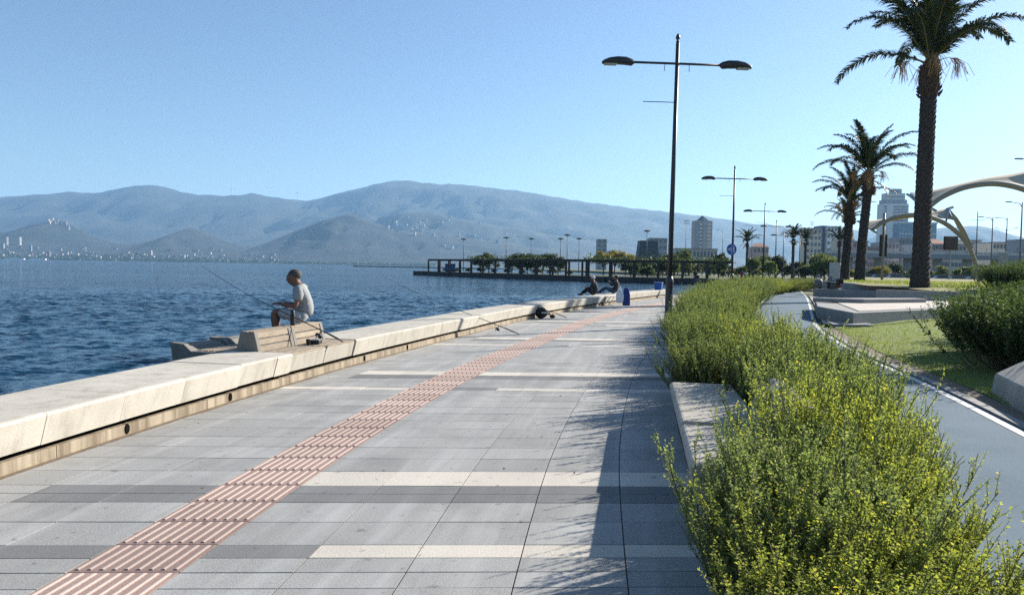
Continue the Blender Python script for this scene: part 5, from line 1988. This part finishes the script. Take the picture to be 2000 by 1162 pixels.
def hand(parent, wrist, elbow, mat_, up=Vector((0, 0, 1)), curl=0.5, s=1.0):
    w, e = Vector(wrist), Vector(elbow)
    d = (w - e).normalized()
    side = d.cross(up).normalized()
    dn = d.cross(side).normalized()
    if dn.z > 0:
        dn = -dn
    palm = [tuple(w) + (0.026 * s,), tuple(w + d * 0.045 * s) + (0.036 * s, 0.018 * s), tuple(w + d * 0.085 * s) + (0.038 * s, 0.016 * s)]
    js, ed = list(palm), [(0, 1), (1, 2)]
    for k_ in range(4):
        off = side * ((k_ - 1.5) * 0.021 * s)
        L = (0.068, 0.078, 0.072, 0.055)[k_] * s
        p0 = w + d * 0.085 * s + off
        p1 = p0 + (d + dn * curl * 0.5).normalized() * L * 0.5
        p2 = p1 + (d + dn * curl * 1.5).normalized() * L * 0.5
        i = len(js)
        js += [tuple(p0) + (0.0095 * s,), tuple(p1) + (0.0088 * s,), tuple(p2) + (0.007 * s,)]
        ed += [(2, i), (i, i + 1), (i + 1, i + 2)]
    i = len(js)
    js += [tuple(w + d * 0.04 * s - side * 0.035 * s) + (0.011 * s,), tuple(w + d * 0.075 * s - side * 0.05 * s + dn * .015 * s) + (0.009 * s,)]
    ed += [(1, i), (i, i + 1)]
    return skin_mesh('hand', js, ed, mat_, parent)


def person(label, loc, rz, J, top_mat, low_mat, hair_mat, lower='trousers', shoes='black_plastic', cap=None, sleeves='short', group=None):
    """J: joints in metres, x forward, y to the person's left, z up"""
    root = thing('person', label, 'person', loc, rz, group)
    hip, mid, chest, neck, head, crown = (Vector(J[k_]) for k_ in ('hip', 'mid', 'chest', 'neck', 'head', 'crown'))
    js = [(*hip, .10, .085), (*mid, .105, .085), (*chest, .125, .095), (*neck, .078), (*(neck.lerp(head, .5)), .078), (*head, .108, .122), (*(head.lerp(crown, .62)), .112, .126), (*crown, .07)]
    ed = [(i, i + 1) for i in range(7)]
    fwd = (head - crown).cross(Vector((0, 1, 0)))
    if 'look' in J:
        fwd = Vector(J['look'])
    fwd.normalize()
    for s, nm in ((1, 'l'), (-1, 'r')):
        sh_, el_, wr_ = Vector(J['sh_' + nm]), Vector(J['el_' + nm]), Vector(J['wr_' + nm])
        i = len(js)
        js += [(*sh_, .058), (*(sh_.lerp(el_, .5)), .048), (*el_, .040), (*(el_.lerp(wr_, .35)), .041), (*wr_, .027)]
        ed += [(2, i)] + [(i + k_, i + k_ + 1) for k_ in range(4)]
        hp, kn, an, to = (Vector(J[k_ + nm]) for k_ in ('hp_', 'kn_', 'an_', 'to_'))
        i = len(js)
        js += [(*hp, .07), (*(hp.lerp(kn, .5)), .068), (*kn, .056), (*(kn.lerp(an, .35)), .056), (*an, .037), (*to, .034)]
        ed += [(0, i)] + [(i + k_, i + k_ + 1) for k_ in range(5)]
    skin_mesh('body', js, ed, 'skin', root, 0)
    # clothes
    g_ = 0.016
    sj = [(*(hip - Vector((0, 0, .03))), .15 + g_, .135 + g_), (*hip.lerp(mid, .5), .142 + g_, .13 + g_), (*mid, .142 + g_, .13 + g_), (*chest, .155 + g_, .13 + g_), (*(chest.lerp(neck, .92)), .095 + g_, .09 + g_)]
    se = [(0, 1), (1, 2), (2, 3), (3, 4)]
    for nm in 'lr':
        sh_, el_, wr_ = Vector(J['sh_' + nm]), Vector(J['el_' + nm]), Vector(J['wr_' + nm])
        i = len(sj)
        sj += [(*(sh_ + Vector((0, 0, .005))), .088 + g_), (*(sh_.lerp(el_, .35)), .080 + g_), (*(sh_.lerp(el_, .68)), .070 + g_)]
        se += [(3, i), (i, i + 1), (i + 1, i + 2)]
        if sleeves == 'long':
            sj += [(*el_, .046 + g_), (*(el_.lerp(wr_, .93)), .032 + g_)]
            se += [(i + 2, i + 3), (i + 3, i + 4)]
    skin_mesh('shirt', sj, se, top_mat, root, 0)
    lj = [(*hip, .138 + g_, .112 + g_), (*hip.lerp(mid, .3), .13 + g_, .108 + g_)]
    le = [(0, 1)]
    for nm in 'lr':
        hp, kn, an = (Vector(J[k_ + nm]) for k_ in ('hp_', 'kn_', 'an_'))
        i = len(lj)
        lj += [(*hp, .092 + g_), (*(hp.lerp(kn, .5)), .082 + g_), (*(hp.lerp(kn, .90)), .072 + g_)]
        le += [(0, i), (i, i + 1), (i + 1, i + 2)]
        if lower == 'trousers':
            lj += [(*kn, .064 + g_), (*(kn.lerp(an, .93)), .045 + g_)]
            le += [(i + 2, i + 3), (i + 3, i + 4)]
    skin_mesh(lower, lj, le, low_mat, root, 0)
    for nm in 'lr':
        an, to = Vector(J['an_' + nm]), Vector(J['to_' + nm])
        skin_mesh('shoe', [(*(an - (to - an) * .25 - Vector((0, 0, .045))), .04, .035), (*(an.lerp(to, .4) - Vector((0, 0, .035))), .046, .036), (*(to + (to - an) * .25), .038, .028)], [(0, 1), (1, 2)], shoes, root, 0)
        hand(root, J['wr_' + nm], J['el_' + nm], 'skin')
    # hair, ears, nose, eyes
    ax = (crown - head).normalized()
    hm_ = MB()
    c = head.lerp(crown, .34) - fwd * 0.034
    hm_.ball((0, 0, 0), (0.112, 0.100, 0.092), 14, 9)
    ho = hm_.build('hair' if not cap else 'cap', hair_mat if not cap else cap, root, smooth=True)
    zc = ax
    xc = (fwd - zc * fwd.dot(zc)).normalized()
    yc = zc.cross(xc)
    ho.matrix_local = Matrix(((xc.x, yc.x, zc.x, c.x + zc.x * .028), (xc.y, yc.y, zc.y, c.y + zc.y * .028), (xc.z, yc.z, zc.z, c.z + zc.z * .028), (0, 0, 0, 1)))
    fc_ = MB()
    nb = head + xc * 0.088 + zc * 0.01
    fc_.tube([nb + zc * .03 - xc * .012, nb + xc * .022 - zc * .012, nb - zc * .02 - xc * .005], [.008, .014, .008], 6)
    for s in (-1, 1):
        fc_.ball(tuple(head + yc * s * 0.085 + zc * 0.012 - xc * .005), (.018, .012, .028), 8, 6)
    fc_.build('face', 'skin', root, smooth=True)
    ey = MB()
    for s in (-1, 1):
        ey.ball(tuple(head + xc * 0.080 + yc * s * .032 + zc * .028), .011, 8, 6)
    ey.bar(head + xc * .090 - zc * .042 + yc * -.02, head + xc * .090 - zc * .042 + yc * .02, .006, .006)
    ey.build('eyes', 'hair_dark', root)
    return root


# man fishing, seated on top of the bench back, facing the water
mx = bl(-0.62, LB * 0.80, 0.715)
face = math.atan2(-nB.y, -nB.x)
man = person('man in pale T-shirt and shorts sitting on the bench back, looking down at his hands', mx, face + R(21), {
    'hip': (0.0, 0, 0.135), 'mid': (-0.02, 0, 0.32), 'chest': (0.04, 0, 0.50), 'neck': (0.10, 0, 0.61), 'head': (0.175, 0, 0.70), 'crown': (0.185, 0, 0.825), 'look': (0.85, 0, -0.45),
    'sh_l': (0.06, 0.205, 0.53), 'el_l': (0.10, 0.275, 0.285), 'wr_l': (0.36, 0.13, 0.315), 'sh_r': (0.06, -0.205, 0.53), 'el_r': (0.10, -0.27, 0.285), 'wr_r': (0.36, -0.12, 0.32),
    'hp_l': (0.05, 0.10, 0.115), 'kn_l': (0.46, 0.15, 0.205), 'an_l': (0.42, 0.15, -0.225), 'to_l': (0.56, 0.16, -0.27),
    'hp_r': (0.05, -0.10, 0.115), 'kn_r': (0.46, -0.14, 0.205), 'an_r': (0.43, -0.14, -0.225), 'to_r': (0.57, -0.15, -0.27)},
    'shirt_pale', 'shorts_pale', 'hair_grey', lower='shorts')
SIT = {'hip': (0.0, 0, 0.13), 'mid': (-0.04, 0, 0.32), 'chest': (0.02, 0, 0.50), 'neck': (0.07, 0, 0.62), 'head': (0.13, 0, 0.735), 'crown': (0.14, 0, 0.865), 'look': (0.9, 0, -0.25),
       'sh_l': (0.02, 0.18, 0.54), 'el_l': (0.16, 0.22, 0.32), 'wr_l': (0.36, 0.12, 0.36), 'sh_r': (0.02, -0.18, 0.54), 'el_r': (0.16, -0.22, 0.32), 'wr_r': (0.36, -0.10, 0.36),
       'hp_l': (0.05, 0.10, 0.11), 'kn_l': (0.46, 0.13, 0.16), 'an_l': (0.62, 0.13, -0.22), 'to_l': (0.76, 0.14, -0.25),
       'hp_r': (0.05, -0.10, 0.11), 'kn_r': (0.46, -0.13, 0.16), 'an_r': (0.62, -0.13, -0.22), 'to_r': (0.76, -0.14, -0.25)}
tW, nW = wall_frame(34.4)
fW = math.atan2(-nW.y, -nW.x)
p = wall_pt(34.0, -0.55, 0.445)
a = dict(SIT)
a.update({'kn_l': (0.36, .13, .30), 'an_l': (0.62, .13, .06), 'to_l': (0.76, .13, .03), 'kn_r': (.36, -.13, .27), 'an_r': (.64, -.13, .06), 'to_r': (.77, -.13, .03)})
person('angler in dark top sitting on the far part of the sea wall, facing the water', p, fW, a, 'cloth_dark', 'cloth_dark', 'hair_dark', sleeves='long', cap='cloth_white')
p = wall_pt(36.6, -0.35, 0.445)
b2 = dict(SIT)
b2.update({'mid': (-.06, 0, .32), 'chest': (-.08, 0, .5), 'neck': (-.07, 0, .63), 'head': (-.03, 0, .75), 'crown': (-.03, 0, .88), 'sh_l': (-.09, .18, .55), 'sh_r': (-.09, -.18, .55),
           'el_l': (.10, .22, .42), 'wr_l': (.25, .10, .58), 'el_r': (.02, -.24, .32), 'wr_r': (.2, -.14, .25),
           'kn_l': (.44, .14, .30), 'an_l': (.78, .14, .08), 'to_l': (.9, .14, .06), 'kn_r': (.44, -.14, .33), 'an_r': (.74, -.14, .08), 'to_r': (.88, -.14, .06)})
person('angler in dark jacket and blue jeans reclining on the sea wall beside the other', p, fW, b2, 'cloth_dark', 'jeans', 'hair_dark', sleeves='long')
STAND = {'hip': (0, 0, .93), 'mid': (0.01, 0, 1.12), 'chest': (0, 0, 1.33), 'neck': (0, 0, 1.47), 'head': (.02, 0, 1.59), 'crown': (.01, 0, 1.72), 'look': (1, 0, -.1),
         'sh_l': (0, .18, 1.40), 'el_l': (-.03, .23, 1.12), 'wr_l': (.08, .22, .88), 'sh_r': (0, -.18, 1.40), 'el_r': (-.06, -.23, 1.12), 'wr_r': (.02, -.22, .87),
         'hp_l': (0, .09, .90), 'kn_l': (.12, .10, .5), 'an_l': (.10, .10, .09), 'to_l': (.24, .11, .05), 'hp_r': (0, -.09, .9), 'kn_r': (-.02, -.10, .49), 'an_r': (-.2, -.10, .10), 'to_r': (-.07, -.11, .05)}
for px, Y, rz, tm, lm_, lb in ((1358, 92, R(-100), 'cloth_dark', 'jeans', 'person in dark clothes pushing a stroller near the end of the sea wall'),
                               (1449, 104, R(70), 'cloth_red', 'cloth_dark', 'walker with reddish top beyond the hedge left of the third lamp'),
                               (1457, 106, R(80), 'cloth_white', 'cloth_dark', 'walker in white top beyond the hedge left of the third lamp'),
                               (1470, 112, R(-90), 'cloth_dark', 'cloth_dark', 'walker in black just left of the third lamp')):
    person(lb, (at(px, 540, Y).x, Y, 0), rz, STAND, tm, lm_, 'hair_dark', group='walkers on the promenade')
st = thing('stroller', 'dark stroller pushed along near the end of the sea wall', 'stroller', (at(1361, 540, 91.2).x, 91.0, 0), R(-100))
MB().prism([(-.3, -.25, .45), (.35, -.25, .4), (.35, -.25, .55), (.0, -.25, .6), (-.35, -.25, 1.05)], (0, .5, 0)).build('seat', 'black_fabric', st, bevel=.03)
MB().tube([(-.4, .25, 1.05), (-.05, .25, .5), (.4, .25, .15)], .015, 5).build('frame', 'galvanised', st)
MB().tube([(-.4, -.25, 1.05), (-.05, -.25, .5), (.4, -.25, .15)], .015, 5).build('frame', 'galvanised', st)
MB().tube([(-.4, -.25, 1.05), (-.4, .25, 1.05)], .018, 5).build('handle', 'black_plastic', st)
for x in (-.35, .4):
    for y in (-.27, .27):
        MB().prism([(x + .13 * math.cos(t), y - .02, .13 + .13 * math.sin(t)) for t in np.linspace(0, 6.283, 12, endpoint=False)], (0, .04, 0)).build('wheel', 'tyre', st)


# ------------------------------------------------------------------ fishing gear and bags
def rod(label, butt, tip, reel_t, stand=None):
    o = thing('fishing_rod', label, 'fishing rod', butt, 0, 'fishing rods')
    d = Vector(tip) - Vector(butt)
    n = 10
    pts = [d * (i / n) + Vector((0, 0, -0.10 * math.sin(math.pi * i / n) * (i / n))) for i in range(n + 1)]
    MB().tube(pts, [0.0085 * (1 - i / n) + 0.0022 for i in range(n + 1)], 7).build('blank', 'rod_black', o, smooth=True)
    MB().tube([d * 0.0, d * 0.10], 0.014, 8).build('grip', 'black_plastic', o, smooth=True)
    u = d.normalized()
    dn = (Vector((0, 0, -1)) - u * Vector((0, 0, -1)).dot(u)).normalized()
    c = d * reel_t
    s = u.cross(dn)
    MB().bar(c, c + dn * 0.08, .015, .015).build('reel_foot', 'black_plastic', o)
    MB().tube([c + dn * .10 - u * .05, c + dn * .10 + u * .05], [.035, .03], 10).build('reel', 'black_plastic', o, smooth=True)
    MB().tube([c + dn * .10, c + dn * .10 + s * .07, c + dn * .15 + s * .075], .007, 5).build('crank', 'galvanised', o)
    for k_ in range(5):
        q = d * (0.3 + 0.16 * k_)
        MB().tube([q, q + dn * .03], .003, 4).build('guide', 'galvanised', o)
    return o


b0 = at(670, 667, 11.35)
rod('fishing rod propped on the bench seat in front of the seated man', b0, at(395, 520, 11.7), 0.15)
rod('middle fishing rod leaning over the sea wall, its butt on the pavement', (0.2, 18.2, 0.03), (-3.55, 20.4, 1.36), 0.14)
rod('far fishing rod leaning over the wall beside the black backpack', (1.84, 24.7, 0.03), (-1.6, 27.2, 1.15), 0.16)
bt = thing('thermos', 'black bottle standing on the bench back beside the seated man', 'bottle', bl(-0.60, LB * 0.60, 0.716))
MB().lathe([(.038, 0), (.04, .02), (.04, .17), (.03, .2), (.03, .235), (.01, .24)], 12).build('flask', 'black_plastic', bt, smooth=True)
tk = thing('bait_box', 'small dark tackle box lying on the wooden bench seat', 'box', bl(-0.22, LB * 0.62, 0.436))
MB().box((0, 0, 0.03), (.14, .20, .06)).build('box', 'black_plastic', tk, bevel=.008)
MB().box((0, 0, 0.067), (.145, .205, .012)).build('lid', 'galvanised', tk, bevel=.004)
cupo = thing('cup', 'small dark cup on the bench seat', 'cup', bl(-0.25, LB * 0.52, 0.436))
MB().lathe([(.025, 0), (.035, .09), (.03, .09), (.022, .01)], 12).build('cup', 'black_plastic', cupo, smooth=True)

bp = thing('backpack', 'black backpack slumped on the pavement against the sea wall', 'backpack', (0.98, 24.55, 0), R(25))
MB().ball((0, 0, 0.18), (.21, .16, .19), 16, 10).build('bag', 'black_fabric', bp, smooth=True)
MB().ball((0.02, -.13, 0.17), (.15, .08, .13), 12, 8).build('front_pocket', 'black_fabric', bp, smooth=True)
MB().tube([(-.1, .05, .34), (0, .08, .42), (.1, .05, .34)], .015, 6).build('handle', 'black_fabric', bp)
MB().box((0, -.215, .2), (.2, .012, .03)).build('reflective_stripe', 'white_plastic', bp)
for dx_, lb, sz in ((-0.42, 'small dark bag lying left of the black backpack', .1), (0.38, 'small dark reel case right of the black backpack', .08)):
    o = thing('pouch', lb, 'bag', (0.98 + dx_, 24.5 + dx_ * .3, 0))
    MB().ball((0, 0, sz * .8), (sz * 1.2, sz, sz * .8), 12, 8).build('bag', 'black_fabric', o, smooth=True)
    MB().tube([(-sz * .5, 0, sz * 1.4), (0, 0, sz * 1.9), (sz * .5, 0, sz * 1.4)], .008, 5).build('strap', 'black_fabric', o)
o = thing('carrier_bag', 'white carrier bag hanging beside the blue bag at the sea wall', 'bag', (4.95, 34.0, 0))
MB().prism([(-.16, -.1, .12), (.16, -.1, .12), (.19, -.12, .5), (.06, -.03, .78), (-.06, -.03, .78), (-.17, -.12, .5)], (0, .2, 0)).build('bag', 'white_plastic', o, bevel=.05)
MB().tube([(-.07, 0, .75), (0, 0, .88), (.07, 0, .75)], .012, 5).build('handle', 'white_plastic', o)
o = thing('blue_bag', 'tall dark blue bag standing on the pavement by the sea wall', 'bag', (5.28, 34.1, 0))
MB().prism([(-.17, -.13, 0), (.17, -.13, 0), (.16, -.12, .5), (.08, -.1, .82), (-.1, -.1, .82), (-.17, -.12, .5)], (0, .25, 0)).build('bag', 'blue_bag', o, bevel=.05)
MB().tube([(-.07, 0, .79), (0, 0, .93), (.05, 0, .79)], .014, 5).build('handle', 'blue_bag', o)
o = thing('folding_stool', 'small folding stool with thin metal legs beside the bags', 'stool', (4.4, 33.4, 0), R(20))
for y_ in (-.16, .16):
    MB().tube([(-.18, y_, 0), (.18, y_, .42)], .012, 6).build('leg', 'galvanised', o)
    MB().tube([(.18, y_ * .9, 0), (-.18, y_ * .9, .42)], .012, 6).build('leg', 'galvanised', o)
MB().box((0, 0, .425), (.4, .36, .02)).build('seat', 'galvanised', o, bevel=.008)
q = wall_pt(45.4, -0.35, 0.444)
o = thing('cool_box', 'bright blue cool box standing on the far sea wall', 'box', q, R(-25))
MB().prism([(-.21, -.16, 0), (.21, -.16, 0), (.23, -.17, .34), (-.23, -.17, .34)], (0, .34, 0)).build('body', 'blue_plastic', o, bevel=.03)
MB().box((0, 0, .40), (.50, .38, .07)).build('lid', 'blue_plastic', o, bevel=.02)
MB().tube([(-.25, 0, .3), (-.25, 0, .48), (.25, 0, .48), (.25, 0, .3)], .014, 6).build('handle', 'white_plastic', o)

# ------------------------------------------------------------------ haze over the bay
hzb = MB().box((0, 1000, 640), (29000, 27000, 1292))
m = bpy.data.materials.new('haze')
m.use_nodes = True
nt = m.node_tree
nt.nodes.remove(nt.nodes['Principled BSDF'])
pv = nt.nodes.new('ShaderNodeVolumePrincipled')
pv.inputs['Color'].default_value = (0.36, 0.65, 1.0, 1)
pv.inputs['Density'].default_value = 6.2e-5
pv.inputs['Anisotropy'].default_value = 0.2
pv.inputs['Density Attribute'].default_value = ''
pv.inputs['Color Attribute'].default_value = ''
pv.inputs['Temperature Attribute'].default_value = ''
nt.links.new(pv.outputs[0], nt.nodes['Material Output'].inputs['Volume'])
MAT['haze'] = m
o = hzb.build('haze', 'haze')
o['kind'] = 'stuff'
